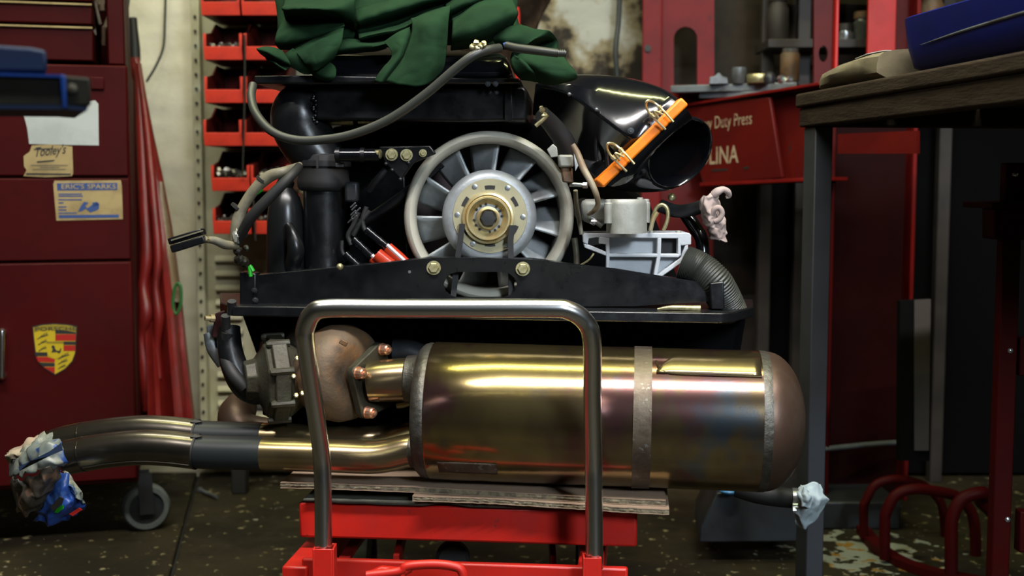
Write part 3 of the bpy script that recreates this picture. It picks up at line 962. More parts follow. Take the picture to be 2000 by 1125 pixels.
def slot_plate(x0, x1, y0, y1, sx0, sx1, sy0, sy1, Y, d):
    """plate with arch-topped slot"""
    cxm, hw = (sx0 + sx1) / 2, (sx1 - sx0) / 2
    ar = hw * 1.0
    inner = [(sx0, sy1), (sx0, sy0 + ar)] + [(cxm - hw * math.cos(t), sy0 + ar - ar * math.sin(t)) for t in np.linspace(0.3, math.pi - 0.3, 7)] + [(sx1, sy0 + ar), (sx1, sy1)]
    n = len(inner)
    outer = [(x0, y1), (x0, sy0 + ar)] + [(x0 + (x1 - x0) * k_ / 6, y0) for k_ in range(7)] + [(x1, sy0 + ar), (x1, y1)]
    return MB().holed([P(a, b, Y) for a, b in outer], [P(a, b, Y) for a, b in inner], (0, d, 0))


up = slot_plate(1290, 1395, -260, 330, 1316, 1362, 52, 166, YU, 0.012).build('channel_upright', M['pressred'], press, smooth=False)
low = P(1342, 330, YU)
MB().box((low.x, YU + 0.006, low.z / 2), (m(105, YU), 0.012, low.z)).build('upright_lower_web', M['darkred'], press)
tp = P(1290, -260, YU).z
MB().box((P(1273, 0, YU).x, YU - 0.008, tp / 2), (m(36, YU), 0.012, tp)).build('upright_flange', M['pressred'], press, bevel=0.002)
MB().box((P(1291, 0, YU).x, YU - 0.004, tp / 2), (0.006, 0.020, tp)).build('flange_ridge', M['pressred'], press, bevel=0.003)
MB().lathe([(0, 0.008), (0.004, 0.008)], P(1265, 95, YU - 0.0145), (0, -1, 0.1), n=16).build('pin_hole', M['ink'], press)
# near upright: flat strip with hole, and channel
YV = 2.64
def hole_plate(x0, x1, y0, y1, hx, hy, hrx, hry, Y, d):
    n = 24
    inner = [(hx + hrx * math.cos(2 * math.pi * k / n), hy + hry * math.sin(2 * math.pi * k / n)) for k in range(n)]
    outer = []
    for k in range(n):
        c, s = math.cos(2 * math.pi * k / n), math.sin(2 * math.pi * k / n)
        q_ = max(abs(c), abs(s))
        c, s = c / q_, s / q_
        outer.append(((x1 if c > 0 else x0) * abs(c) + hx * (1 - abs(c)), (y1 if s > 0 else y0) * abs(s) + hy * (1 - abs(s))))
    return MB().holed([P(a, b, Y) for a, b in outer], [P(a, b, Y) for a, b in inner], (0, d, 0))


hole_plate(1590, 1628, -260, 320, 1608, 105, 9, 16, YV, 0.012).build('near_upright', M['darkred'], press, smooth=False)
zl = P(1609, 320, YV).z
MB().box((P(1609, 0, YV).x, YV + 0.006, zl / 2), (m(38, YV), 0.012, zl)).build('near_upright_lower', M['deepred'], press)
ztf = P(0, -260, YV).z
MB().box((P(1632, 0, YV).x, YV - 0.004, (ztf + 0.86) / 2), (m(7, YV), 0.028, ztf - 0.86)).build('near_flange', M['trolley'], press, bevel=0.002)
MB().box((P(1632, 0, YV).x, YV - 0.004, 0.43), (m(7, YV), 0.028, 0.86)).build('flange_lower', M['cabred'], press, bevel=0.002)  # same flange below the bench, its shade given by a darker red
xw0, xw1 = P(1695, 0, 2.80).x, P(1750, 0, 2.80).x
zt_ = P(0, -260, 2.8).z
MB().box(((xw0 + xw1) / 2, 2.80, zt_ / 2), (xw1 - xw0, 0.012, zt_)).build('rear_upright', M['trolley'], press, bevel=0.002)
MB().box((P(1770, 0, 2.82).x, 2.86, zt_ / 2), (m(46, 2.8), 0.012, zt_)).build('rear_channel_web', M['darkred'], press)
MB().box((P(1795, 0, 2.80).x, 2.83, zt_ / 2), (m(8, 2.8), 0.07, zt_)).build('rear_channel_edge', M['pressred'], press, bevel=0.002)
# bed: lettered face plate, gusset, flanges
MB().prism([A_(1336, 209), A_(1503, 190), A_(1527, 347), A_(1372, 360)], -pn * 0.010).build('bed_face_plate', M['darkred'], press, bevel=0.002)
MB().prism([A_(1505, 190, -0.03), A_(1598, 172, -0.03), A_(1600, 352, -0.03), A_(1528, 352, -0.03)], -pn * 0.010).build('bed_web', M['darkred'], press)
MB().prism([A_(1318, 206, 0.008), A_(1600, 160, 0.008), A_(1600, 166, 0.008), A_(1318, 211, 0.008)], -pn * 0.09).build('bed_top_flange', M['pressred'], press, bevel=0.001)
MB().prism([A_(1366, 357, 0.010), A_(1600, 346, 0.010), A_(1600, 353, 0.010), A_(1366, 364, 0.010)], -pn * 0.09).build('bed_bottom_flange', M['pressred'], press, bevel=0.001)
mb = MB()
a_, b_2 = A_(1352, 264, 0.001), A_(1468, 250, 0.001)
text(mb, 'Heavy Duty Press', a_, (b_2 - a_).normalized(), UP, m(31, 2.83), (b_2 - a_).length)
tag(mb.build('press_lettering', M['cream2'], press, smooth=False), 'worn cream lettering')
mb = MB()
a_, b_2 = A_(1316, 326, 0.001), A_(1442, 318, 0.001)
text(mb, 'CAROLINA', a_, (b_2 - a_).normalized(), UP, m(34, 2.83), (b_2 - a_).length, 0.0, 0.012)
tag(mb.build('press_lettering', M['cream2'], press, smooth=False), 'cream capital lettering')
mb = MB()
for xa, xb, y in ((1390, 1420, 331), (1452, 1462, 327)):
    mb.prism([A_(xa, y, 0.001), A_(xb, y - 2, 0.001), A_(xb, y + 2, 0.001), A_(xa, y + 4, 0.001)], -pn * 0.0006)
mb.build('small_print', M['ink'], press, smooth=False)
# steel table plates
MB().prism([P(1309, 167, 2.88), P(1556, 160, 2.76), P(1556, 176, 2.76), P(1309, 181, 2.88)], (0.05, 0.14, 0)).build('table_plate', M['steel'], press, bevel=0.002)
MB().prism([P(1365, 181, 2.87), P(1500, 177, 2.78), P(1500, 189, 2.78), P(1365, 192, 2.87)], (0.05, 0.14, 0)).build('table_plate', M['steel'], press, bevel=0.002)
MB().prism([A_(1636, 262), A_(1790, 255), A_(1790, 300), A_(1636, 300)], -pn * 0.01).build('lower_crosspiece', M['darkred'], press)
# side sheet below the bench, bench shade put into its dark red
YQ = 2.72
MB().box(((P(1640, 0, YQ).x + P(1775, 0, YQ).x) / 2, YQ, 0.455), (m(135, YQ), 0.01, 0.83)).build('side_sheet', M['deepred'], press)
MB().tube([P(1600, 878, 2.62), P(1700, 868, 2.66), P(1790, 862, 2.68)], 0.006, n=8, steps=6).build('foot_brace', M['steel'], press)
fb = P(1610, 900, 2.62)
MB().box((fb.x + 0.05, 2.66, 0.03), (0.20, 0.2, 0.06)).build('press_foot', M['darksteel'], press, bevel=0.004)

# things lying on the press table
tblz = lambda px, Y: P(px, 0, Y)
def on(px, py, Y):
    return P(px, py, Y)


o = MB()
o.prism([on(1384, 165, 2.82), on(1386, 150, 2.82), on(1396, 148, 2.82), on(1404, 141, 2.82), on(1412, 149, 2.82), on(1421, 151, 2.82), on(1423, 164, 2.82)], (0.01, 0.05, 0))
tag(o.build('vee_block', M['steel'], bevel=0.002), 'small grey steel block with a notched top on the press table', 'block')
o = MB().lathe([(0, 0.015), (0.002, 0.0165), (0.036, 0.0165), (0.037, 0.0145), (0.037, 0.011), (0.03, 0.011)], on(1443, 164, 2.82), (0, 0, 1), n=24)
tag(o.build('steel_socket', M['steel']), 'upright grey steel socket on the press table', 'socket')
o = MB().lathe([(0, 0.026), (0.002, 0.0275), (0.018, 0.0275), (0.02, 0.026), (0.02, 0.018), (0.004, 0.018)], on(1482, 163, 2.80), (0, 0, 1), n=28)
tag(o.build('bearing_race', M['boltgold']), 'pale yellowish bearing ring lying on the press table', 'bearing')
o = MB()
o.lathe([(0, 0.012), (0.012, 0.014), (0.022, 0.010), (0.026, 0.004)], on(1503, 163, 2.74), (0, 0, 1), n=16)
tag(o.build('pressing_stub', M['darksteel']), 'small dark domed stub in front of the bearing ring', 'stub')
for px, lb, rr in ((1526, 'shiny nut beside the dark stub on the press table', 0.009), (1542, 'smaller shiny nut next to the rusty canister', 0.0075)):
    o = MB().lathe([(-rr * .6, rr * 0.5), (-rr * .6, rr), (rr * .6, rr), (rr * .6, rr * 0.5), (0, rr * 0.45)], on(px, 155, 2.74), (0.5, -0.8, 0.2), n=6)
    tag(o.build('shiny_nut', M['bright'], smooth=False), lb, 'nut')
can = thing('rusty_canister', on(1542, 160, 2.90), 'rusty brown canister with a pale metal cap behind the press table', 'canister')
MB().lathe([(0, 0.020), (0.003, 0.022), (0.062, 0.022), (0.066, 0.019)], on(1542, 160, 2.86), (0, 0, 1), n=24).build('canister_body', M['rust'], can)
MB().lathe([(0, 0.018), (0.001, 0.0185), (0.009, 0.0185), (0.010, 0.017)], on(1544, 104, 2.86), (0, 0, 1), n=24).build('canister_cap', M['bright'], can)

# ------------------------------------------------------------------ dark shelf rack behind the press
rk = thing('dark_rack', V((0.78, 3.0, 0)), 'dark steel storage rack standing behind the red press uprights', 'rack')
for px in (1500, 1570, 1852):
    x = P(px, 0, 2.98).x
    MB().box((x, 2.98, 0.9), (0.03, 0.03, 1.8)).build('rack_post', M['darkshelf'], rk, bevel=0.002)
xa, xb = P(1490, 0, 2.95).x, P(1868, 0, 2.95).x
for py in (90, -60):
    z = P(1600, py, 2.94).z
    MB().box(((xa + xb) / 2, 2.96, z), (xb - xa, 0.16, 0.02)).build('rack_shelf', M['darkshelf'], rk, bevel=0.002)
MB().box((1.16, 3.035, 0.44), (1.10, 0.012, 0.86)).build('added_dark_sheet', M['mattblack'], rk)  # sheet added to darken the wall seen below the bench
sz = P(1600, 90, 2.96).z + 0.0105
def jar(px, h, r, mt, cap, lb, nm='jar', Y=2.94):
    x = P(px, 0, Y).x
    t = thing(nm, V((x, Y, sz)), lb, nm)
    MB().lathe([(0, r * 0.95), (0.003, r), (h * 0.8, r), (h * 0.9, r * 0.8), (h, r * 0.78)], (x, Y, sz), (0, 0, 1), n=20).build('jar_body', mt, t)
    MB().lathe([(0, r * 0.86), (0.001, r * 0.9), (0.016, r * 0.9), (0.017, r * 0.8)], (x, Y, sz + h), (0, 0, 1), n=20).build('jar_lid', cap, t)


jar(1652, 0.022, 0.020, M['bright'], M['darkshelf'], 'small bright tin with dark lid between the red press uprights')
jar(1685, 0.05, 0.022, M['glass'], M['rust'], 'dark jar with a rusty lid behind the rear press upright')
jar(1520, 0.09, 0.025, M['darkshelf'], M['darkshelf'], 'tall dark jar on the rack above the press table')
jar(1820, 0.10, 0.03, M['rust'], M['tan'], 'brown tin can on the rack above the blue basin', 'can')

o = MB().tube([P(1212, -60, 3.05), P(1208, 40, 3.05), P(1202, 100, 3.045), P(1206, 170, 3.05), P(1200, 260, 3.05)], [0.0075, 0.0065, 0.007, 0.006, 0.006], n=10, steps=20).build('wall_conduit', M['wire'])
tag(o, 'dark vertical conduit on the stained wall above the black intake horn', 'conduit')
# brown rag and red strip hanging behind the jacket
o = MB()
o.surf([[P(905, -40, 2.86), P(960, -40, 2.83), P(1010, -40, 2.86), P(1062, -40, 2.84), P(1095, -40, 2.86)],
        [P(900, 20, 2.85), P(955, 15, 2.88), P(1015, 10, 2.84), P(1058, 5, 2.87), P(1075, 0, 2.86)],
        [P(900, 80, 2.86), P(950, 85, 2.84), P(1010, 70, 2.87), P(1040, 60, 2.85), P(1052, 45, 2.86)],
        [P(905, 160, 2.86), P(950, 160, 2.85), P(1000, 150, 2.86), P(1030, 120, 2.85), P(1040, 90, 2.86)]], 16, 24)
tag(o.build('hanging_sacking', M['sack'], solid=0.004), 'dark brown sacking hanging on the stained wall behind the jacket', 'sacking')
rx = P(1011, 45, 2.80)
o = MB().tube([V((rx.x, 2.80, 0.0)), V((rx.x, 2.80, 0.6)), V((rx.x, 2.80, rx.z + 0.02)), V((rx.x, 2.80, rx.z + 0.035))], [0.006, 0.006, 0.006, 0.003], n=8)
tag(o.build('red_rod', M['trolley']), 'thin red rod standing behind the engine, its tip beside the green jacket', 'rod')
# ================================================================== WORKBENCH on the right
BA, BB = P(1553, 184, 2.06), P(2000, 100, 1.37)
BB.z = BA.z
bd = (BB - BA); bd.z = 0; bd.normalize()
bn = V((-bd.y, bd.x, 0))            # into the bench (to the right)
if bn.x < 0: bn = -bn
BL = 1.25
bench = thing('workbench', V((BA.x + 0.4, BA.y - 0.5, 0)), 'old dark timber workbench with dark square legs holding a blue basin', 'workbench')


def bpt(s, t, z):
    q_ = BA + bd * s + bn * t
    q_.z = z
    return q_


zB = BA.z


def bbox_(s0, s1, t0, t1, z0, z1):
    return MB().loft([[bpt(s0, t0, z0), bpt(s0, t1, z0), bpt(s0, t1, z1), bpt(s0, t0, z1)], [bpt(s1, t0, z0), bpt(s1, t1, z0), bpt(s1, t1, z1), bpt(s1, t0, z1)]])


for i in range(4):
    bbox_(0.0, BL, i * 0.152, i * 0.152 + 0.148, zB - 0.023, zB).build('top_plank', M['wood'], bench, bevel=0.004)
bbox_(0.004, BL, 0.006, 0.04, zB - 0.055, zB - 0.0235).build('side_apron', M['wood'], bench, bevel=0.003)
bbox_(0.004, BL, 0.55, 0.59, zB - 0.055, zB - 0.0235).build('side_apron', M['wood'], bench, bevel=0.003)
bbox_(0.006, 0.04, 0.041, 0.549, zB - 0.055, zB - 0.0235).build('end_apron', M['wood'], bench, bevel=0.003)
for s0, t0 in ((0.012, 0.012), (0.012, 0.55), (1.19, 0.012), (1.19, 0.55)):
    bbox_(s0, s0 + 0.05, t0, t0 + 0.030, 0, zB - 0.0555).build('leg', M['benchleg'], bench, bevel=0.002)

# blue basin standing on the bench
bc = P(2010, 90, 1.50)
bc = bpt(0.56, 0.185, zB)
bas = thing('blue_basin', bc, 'large blue plastic basin with a pale scuff line standing on the timber bench', 'basin')
mb = MB()
def rr(hx, hy, r, z, n=6):
    out = []
    for cx_, cy_, a0 in ((hx - r, hy - r, 0), (-(hx - r), hy - r, 90), (-(hx - r), -(hy - r), 180), (hx - r, -(hy - r), 270)):
        for i in range(n + 1):
            a = math.radians(a0 + 90 * i / n)
            out.append(bc + bd * (cx_ + r * math.cos(a)) + bn * (cy_ + r * math.sin(a)) + V((0, 0, z)))
    return out


HX, HY, HZ = 0.25, 0.165, 0.078
mb.loft([rr(HX - 0.03, HY - 0.03, 0.05, 0.001), rr(HX - 0.012, HY - 0.012, 0.055, 0.012), rr(HX - 0.004, HY - 0.004, 0.06, 0.04), rr(HX, HY, 0.06, HZ), rr(HX - 0.003, HY - 0.003, 0.06, HZ + 0.002),
         rr(HX - 0.006, HY - 0.006, 0.058, HZ - 0.002), rr(HX - 0.012, HY - 0.012, 0.055, 0.03), rr(HX - 0.03, HY - 0.03, 0.05, 0.008)])
mb.build('basin_body', M['blueplastic'], bas, angle=60)
sc0 = [bc + bd * x - bn * (HY - 0.0035 + 0.0006) + V((0, 0, z)) for x, z in ((-0.16, 0.038), (-0.05, 0.043), (0.08, 0.047), (0.18, 0.049))]
MB().tube(sc0, [0.0004, 0.0016, 0.0018, 0.0005], n=6, steps=16).build('scuff_line', M['steel'], bas)
# khaki pad / folded canvas in front of the basin (further along the bench)
rows_ = []
kp = thing('canvas_roll', bpt(0.16, 0.05, zB), 'flat khaki canvas roll with worn top edge lying on the bench beside the blue basin', 'canvas roll')
secs_ = []
for s_, h_, wd in ((0.035, 0.010, 0.02), (0.045, 0.024, 0.04), (0.075, 0.034, 0.05), (0.13, 0.040, 0.055), (0.20, 0.044, 0.055), (0.25, 0.045, 0.055), (0.285, 0.045, 0.05)):
    ring = []
    for k in range(16):
        a = 2 * math.pi * k / 16
        ring.append(bpt(s_, 0.062 + wd * math.cos(a) * (1 + 0.05 * math.sin(5 * a + s_ * 30)), zB + 0.0005 + h_ / 2 + h_ / 2 * math.copysign(abs(math.sin(a)) ** 0.7, math.sin(a))))
    secs_.append(ring)
MB().loft(secs_).build('rolled_canvas', M['beige'], kp)
o = MB().surf([[bpt(0.17, 0.03, zB + 0.042), bpt(0.17, 0.06, zB + 0.047), bpt(0.17, 0.09, zB + 0.044)], [bpt(0.215, 0.03, zB + 0.045), bpt(0.22, 0.06, zB + 0.050), bpt(0.21, 0.09, zB + 0.046)]], 6, 8)
tag(o.build('torn_paper_strip', M['paper'], kp, solid=0.001), 'torn white paper strip')

# ------------------------------------------------------------------ things beyond the bench, low right
hp = thing('hoop_stand', PF(1800, 1085), 'low dark red stand of bent tube hoops on a curved flat base', 'stand')
arc = []
for px, py in ((1672, 1034), (1690, 1060), (1725, 1088), (1775, 1112), (1840, 1130), (1930, 1145)):
    arc.append(PF(px, py, 0.006))
mb = MB()
pts_ = [V(a) for a in cr(arc, 24)]
inn = []
ctr = PF(1850, 1060, 0.006)
rings = []
for q_ in pts_:
    d_ = (ctr - q_); d_.z = 0; d_.normalize()
    rings.append([q_ + V((0, 0, -0.005)), q_ + d_ * 0.028 + V((0, 0, -0.005)), q_ + d_ * 0.028 + V((0, 0, 0.010)), q_ + V((0, 0, 0.010))])
mb.loft(rings)
mb.build('curved_base', M['cabred'], hp)
def hoop(x0, yb, yt, x1, Y, r):
    b0 = P(x0, yb, Y)
    MB().tube([b0, P(x0, (yb + yt) / 2, Y), P(x0 + 3, yt + 45, Y), P(x0 + 22, yt + 12, Y), P(x0 + 58, yt, Y), P((x0 + x1) / 2 + 20, yt + 6, Y + 0.02), P(x1 - 35, yt + 16, Y + 0.04), P(x1 - 8, yt + 45, Y + 0.05), P(x1, yt + 90, Y + 0.05), P(x1, yb + 10, Y + 0.05)], m(r, Y), n=12, steps=44).build('tube_hoop', M['cabred'], hp)


hoop(1687, 1050, 936, 1845, 2.46, 9)
hoop(1728, 1092, 955, 1905, 2.33, 11)
hoop(1858, 1135, 962, 1950, 2.22, 13)

rc = thing('red_frame_cabinet', P(1985, 1120, 1.80) * 1.0, 'dark red riveted steel frame with ledge standing under the bench at the very edge', 'cabinet')
Yc = 1.82
MB().prism([P(1938, 396, Yc - 0.02), P(2070, 392, Yc - 0.02), P(2070, 405, Yc - 0.02), P(1938, 408, Yc - 0.02)], (0, 0.12, 0)).build('ledge', M['cabred'], rc, bevel=0.002)
MB().prism([P(1943, 408, Yc - 0.012), P(2070, 405, Yc - 0.012), P(2070, 470, Yc - 0.012), P(1943, 468, Yc - 0.012)], (0, 0.05, 0)).build('ledge_skirt', M['cabred'], rc, bevel=0.002)
zc0 = 0.0
p0_, p1_ = P(1958, 500, Yc), P(1994, 500, Yc)
z1c = P(1960, 468, Yc).z
MB().box(((p0_.x + p1_.x) / 2, Yc + 0.012, z1c / 2), (p1_.x - p0_.x, 0.024, z1c)).build('frame_post', M['cabred'], rc, bevel=0.002)
for y0_, y1_ in ((660, 735), (1000, 1080)):
    a_, b_2 = P(1994, y0_, Yc), P(2070, y1_, Yc)
    MB().box(((a_.x + b_2.x) / 2, Yc + 0.012, (a_.z + b_2.z) / 2), (b_2.x - a_.x, 0.022, a_.z - b_2.z)).build('frame_rail', M['cabred'], rc, bevel=0.002)
for px, py in ((1983, 340), (1973, 685), (1968, 1015)):
    MB().lathe([(0, 0.0042), (0.0015, 0.0038), (0.003, 0.0015)], P(px, py, Yc - 0.013 if py < 400 else Yc), (0, -1, 0), n=12).build('rivet', M['bright'], rc)
p0_, p1_ = P(1966, 300, Yc), P(2010, 300, Yc)
MB().box(((p0_.x + p1_.x) / 2, Yc + 0.01, (P(0, 394, Yc).z + P(0, 318, Yc).z) / 2), (p1_.x - p0_.x, 0.024, P(0, 318, Yc).z - P(0, 394, Yc).z)).build('upper_post', M['cabred'], rc, bevel=0.002)
pl = thing('pale_board', PF(1790, 985), 'pale board leaning upright under the bench, coloured black for the shade', 'board')
MB().prism([P(1758, 588, 2.5), P(1820, 584, 2.5), P(1816, 900, 2.45), P(1756, 900, 2.45)], (0.0, 0.02, 0)).build('board', M['mattblack'], pl)  # black colour carries the under-bench shade on a pale board
MB().prism([P(1786, 586, 2.498), P(1818, 584, 2.498), P(1814, 880, 2.448), P(1786, 880, 2.448)], (0.0, 0.003, 0)).build('board_strip', M['darkshelf'], pl)
pl.location.z = 0
for ch in pl.children:
    ch.location.z -= 0.0

# dark folded plate box low behind the muffler
pb_ = thing('black_sheet_box', PF(1460, 1052), 'dark folded sheet metal box on the oily floor behind the muffler end', 'box')
MB().prism([P(1400, 962, 2.32), P(1560, 958, 2.32), P(1560, 1058, 2.32), P(1365, 1060, 2.32), P(1368, 1028, 2.32)], (0.02, 0.20, 0)).build('box_side', M['darksteel'], pb_, bevel=0.003)
o = MB().ball(P(1425, 958, 2.30), (0.020, 0.02, 0.007), 14, 8)
tag(o.build('blue_cap', mat('sky_blue_plastic', (0.03, 0.18, 0.40), 0.35), pb_), 'bright blue cap')

# ================================================================== LIFT TROLLEY
tr = thing('lift_trolley', V((-0.06, 1.85, 0)), 'bright red lifting trolley with a chrome push handle carrying the engine', 'trolley')
hpts = [(632, 1100, 1.560), (631, 960, 1.560), (627, 880, 1.556), (611, 770, 1.52), (597, 672, 1.483), (597, 640, 1.476), (611, 612, 1.470), (642, 602, 1.467), (760, 602, 1.466), (900, 602, 1.464), (1070, 602, 1.462), (1110, 606, 1.463), (1141, 626, 1.468), (1156, 664, 1.476),
        (1157, 770, 1.516), (1159, 890, 1.550), (1160, 960, 1.555), (1161, 1110, 1.555)]
MB().tube([P(*q_) for q_ in hpts], 0.0114, n=20, steps=120).build('push_handle', M['chrome'], tr)
for x0, x1, yt, Ys in ((610, 652, 1073, 1.545), (1139, 1175, 1090, 1.54)):
    a_, b_2 = P(x0, yt, Ys), P(x1, yt, Ys)
    zz = a_.z
    wd = (b_2.x - a_.x)
    xm = (a_.x + b_2.x) / 2
    t_ = 0.0026
    zb = 0.13
    mb = MB()
    for sx in (-1, 1):
        mb.box((xm + sx * (wd / 2 - t_ / 2), Ys + wd / 2, (zz + zb) / 2), (t_, wd, zz - zb))
    for sy in (0, 1):
        mb.box((xm, Ys + t_ / 2 + sy * (wd - t_), (zz + zb) / 2), (wd - 2 * t_, t_, zz - zb))
    mb.build('handle_socket', M['trolley'], tr, bevel=0.0006)
YT = 1.66
tl, tr_ = E(583, 979, YT), E(1245, 1001, YT)
blh = E(583, 1046, YT).z
tw = (tr_ - tl); tw.z = 0
tdir = tw.normalized()
tback = V((-tdir.y, tdir.x, 0))
ztp = (tl.z + tr_.z) / 2 - 0.0005
hh = tl.z - blh
R_ = Matrix((tdir, tback, UP)).transposed()
cmid = (tl + tr_) / 2
mb = MB().box((cmid.x + tback.x * 0.006, cmid.y + tback.y * 0.006, ztp - hh / 2), (tw.length, 0.012, hh + 0.002), R_)
mb.build('front_beam', M['trolley'], tr, bevel=0.004)
mb = MB().box((cmid.x + tback.x * 0.30, cmid.y + tback.y * 0.30, ztp - 0.003), (tw.length - 0.01, 0.574, 0.006), R_)
mb.build('platform', M['trolley'], tr, bevel=0.001)
for off in (-1, 1):
    c_ = cmid + tdir * (off * (tw.length / 2 - 0.007)) + tback * 0.30
    MB().box((c_.x, c_.y, ztp - hh / 2 - 0.003), (0.012, 0.574, hh - 0.008), R_).build('side_beam', M['trolley'], tr, bevel=0.002)
# lower frame
zl1 = P(900, 1098, 1.60).z
ll, lr = P(580, 1091, 1.585), P(1229, 1112, 1.570)
MB().box(((ll.x + lr.x) / 2, 1.60, zl1 - 0.045), (lr.x - ll.x, 0.012, 0.09), R_).build('lower_beam', M['trolley'], tr, bevel=0.003)
for off in (-1, 1):
    x_ = (ll.x + lr.x) / 2 + off * ((lr.x - ll.x) / 2 - 0.02)
    MB().box((x_, 1.90, zl1 - 0.045), (0.035, 0.58, 0.07), R_).build('lower_side_rail', M['trolley'], tr, bevel=0.003)
    for yy in (1.66, 2.14):
        mt, mh = MB(), MB()
        wheel(mt, mh, V((x_, yy, 0.062)), 0.062, 0.035, V((1, 0, 0)))
        cs = mt.build('wheel_tyre', M['caster'], tr)
        mh.build('wheel_hub', M['darksteel'], cs)
        MB().box((x_, yy, 0.125), (0.045, 0.05, 0.03)).build('wheel_bracket', M['darksteel'], cs)
# scissor arms
for i, (sx, pp) in enumerate(((-0.11, 0), (0.11, 1))):
    for k in (0, 1):
        y0_, y1_ = (1.68, 2.12) if k else (2.12, 1.68)
        xx = cmid.x + sx + (0.012 if k else -0.012)
        MB().obox((xx, y0_, zl1 - 0.03), (xx, y1_, ztp - 0.03), (0.004, 0, 0), (0, 0, 0.014)).build('scissor_arm', M['pressred'], tr)
a_, b_2 = P(688, 1058, 1.75), P(706, 1096, 1.68)
MB().obox(P(664, 1106, 1.66), P(700, 1050, 1.80), (0.008, 0, 0), (0, 0, 0.003)).build('brace_bar', M['pressred'], tr)
# foot pedal: flat red loop
mb = MB()
mb.tube([P(716, 1124, 1.52), P(780, 1116, 1.52), P(796, 1106, 1.52), P(845, 1102, 1.52), P(885, 1106, 1.52), P(902, 1116, 1.52), P(908, 1150, 1.52)], [0.006] * 7, n=10, steps=40)
mb.tube([P(796, 1150, 1.52), P(786, 1122, 1.52), P(802, 1110, 1.521)], 0.005, n=10, steps=12)
mb.build('foot_pedal', M['trolley'], tr)
MB().prism([P(720, 1118, 1.55), P(745, 1108, 1.55), P(788, 1112, 1.55), P(770, 1150, 1.55), P(700, 1150, 1.55)], (0, 0.01, 0)).build('pedal_plate', M['trolley'], tr, bevel=0.002)
MB().lathe([(0, 0.022), (0.004, 0.025), (0.02, 0.025), (0.024, 0.02)], P(885, 1085, 1.78), (0, -1, 0), n=24).build('hydraulic_cylinder', M['rubber'], tr)

# mat and cardboard on the platform
mb = MB()
nx = 60
vs, fs = [], []
xa, xb = E(592, 970, 1.652), E(1240, 990, 1.652)
for j, (t_, zz) in enumerate(((0.0, 0), (0.0, 1), (0.5, 1), (0.5, 0))):
    for i in range(nx + 1):
        u_ = i / nx
        q_ = xa.lerp(xb, u_) + tback * t_
        wob = 0.0028 * math.sin(u_ * 17) + 0.002 * math.sin(u_ * 31 + 1)
        q_.z = ztp + 0.001 + (0.0060 if zz else 0.0015 + max(wob, 0) * 0.8)
        vs.append(q_)
for j in range(3):
    for i in range(nx):
        a0 = j * (nx + 1) + i
        fs.append((a0, a0 + 1, a0 + nx + 2, a0 + nx + 1))
mb.add(vs, fs)
o = mb.build('rubber_mat', M['mat'], solid=0.001)
tag(o, 'dark grey green rubber mat lying between the red trolley platform and the cardboard', 'mat')


def cardboard(name, x0, y0, Ya, x1, y1, Yb, thick, depth, lb, drop=0.0, jag=0.003):
    a_, b_2 = P(x0, y0, Ya), P(x1, y1, Yb)
    zt_ = lambda q_: 0.3185 - 0.0152 * (q_.x + 0.119) - drop
    t = thing(name, V(((a_.x + b_2.x) / 2, (a_.y + b_2.y) / 2 + depth / 2, zt_(a_) - thick)), lb, 'cardboard')
    n = 46
    rnd = random.Random(hash(lb) % 1000 if False else len(lb))
    fr = []
    for i in range(n + 1):
        q_ = a_.lerp(b_2, i / n)
        q_ = q_ + tback * (rnd.uniform(-jag, jag) * 0.5 + 0.006 * math.sin(i / n * 5))
        fr.append(q_)
    bk = [q_ + tback * depth for q_ in (fr[-1], fr[0])]
    th = 0.0011
    poly = [V((q_.x, q_.y, zt_(q_))) for q_ in fr + bk]
    MB().prism(poly, (0, 0, -th)).build('top_liner', M['card'], t)
    poly = [V((q_.x, q_.y, zt_(q_) - thick + th)) for q_ in fr + bk]
    MB().prism(poly, (0, 0, -th)).build('bottom_liner', M['card'], t)
    # crushed corrugated core
    mb = MB()
    rings = []
    m2 = 130
    for i in range(m2 + 1):
        f_ = i / m2 * n
        k_ = min(int(f_), n - 1)
        q_ = fr[k_].lerp(fr[k_ + 1], f_ - k_)
        off_ = rnd.uniform(-0.0006, 0.0006)
        za, zb_ = zt_(q_) - th, zt_(q_) - thick + th
        rings.append([V((q_.x, q_.y, za)) + tback * (0.001 + off_), V((q_.x, q_.y, (za + zb_) / 2)) + tback * rnd.uniform(-0.0009, 0.0009), V((q_.x, q_.y, zb_)) + tback * (0.001 + off_),
                      V((q_.x, q_.y, zb_)) + tback * depth * 0.98, V((q_.x, q_.y, za)) + tback * depth * 0.98])
    mb.loft(rings)
    mb.build('corrugated_core', M['cardedge'], t)
    return t


zc = ztp + 0.009
cardboard('cardboard_sheet', 805, 966, 1.650, 1307, 990, 1.606, 0.0075, 0.28, 'lower cardboard sheet poking out under the top sheet towards the muffler dome', 0.0089)
cardboard('cardboard_sheet', 548, 940, 1.681, 1300, 972, 1.620, 0.0085, 0.30, 'long worn cardboard sheet directly under the gold muffler', 0.0)
# ================================================================== ENGINE
eng = thing('car_engine', V((-0.05, 1.80, ztp)), 'black painted car engine with finned cooling fan, intake horn and gold muffler on the trolley', 'engine')
EYD = V((0.055, -1, 0)).normalized()  # engine's rearward axis, towards the camera


def bolt(p, r, mt, parent, name='bolt', axis=None, washer=True, h=0.5):
    axis = axis or EYD
    mb = MB()
    if washer:
        mb.lathe([(0, r * 1.28), (r * 0.22, r * 1.28), (r * 0.22, r * 0.9)], p, axis, n=20)
    mb.lathe([(r * 0.2, r * 0.98), (r * 0.2 + r * h * 0.75, r * 0.98), (r * 0.2 + r * h, r * 0.82)], p, axis, n=6)
    return mb.build(name, mt, parent, angle=25)


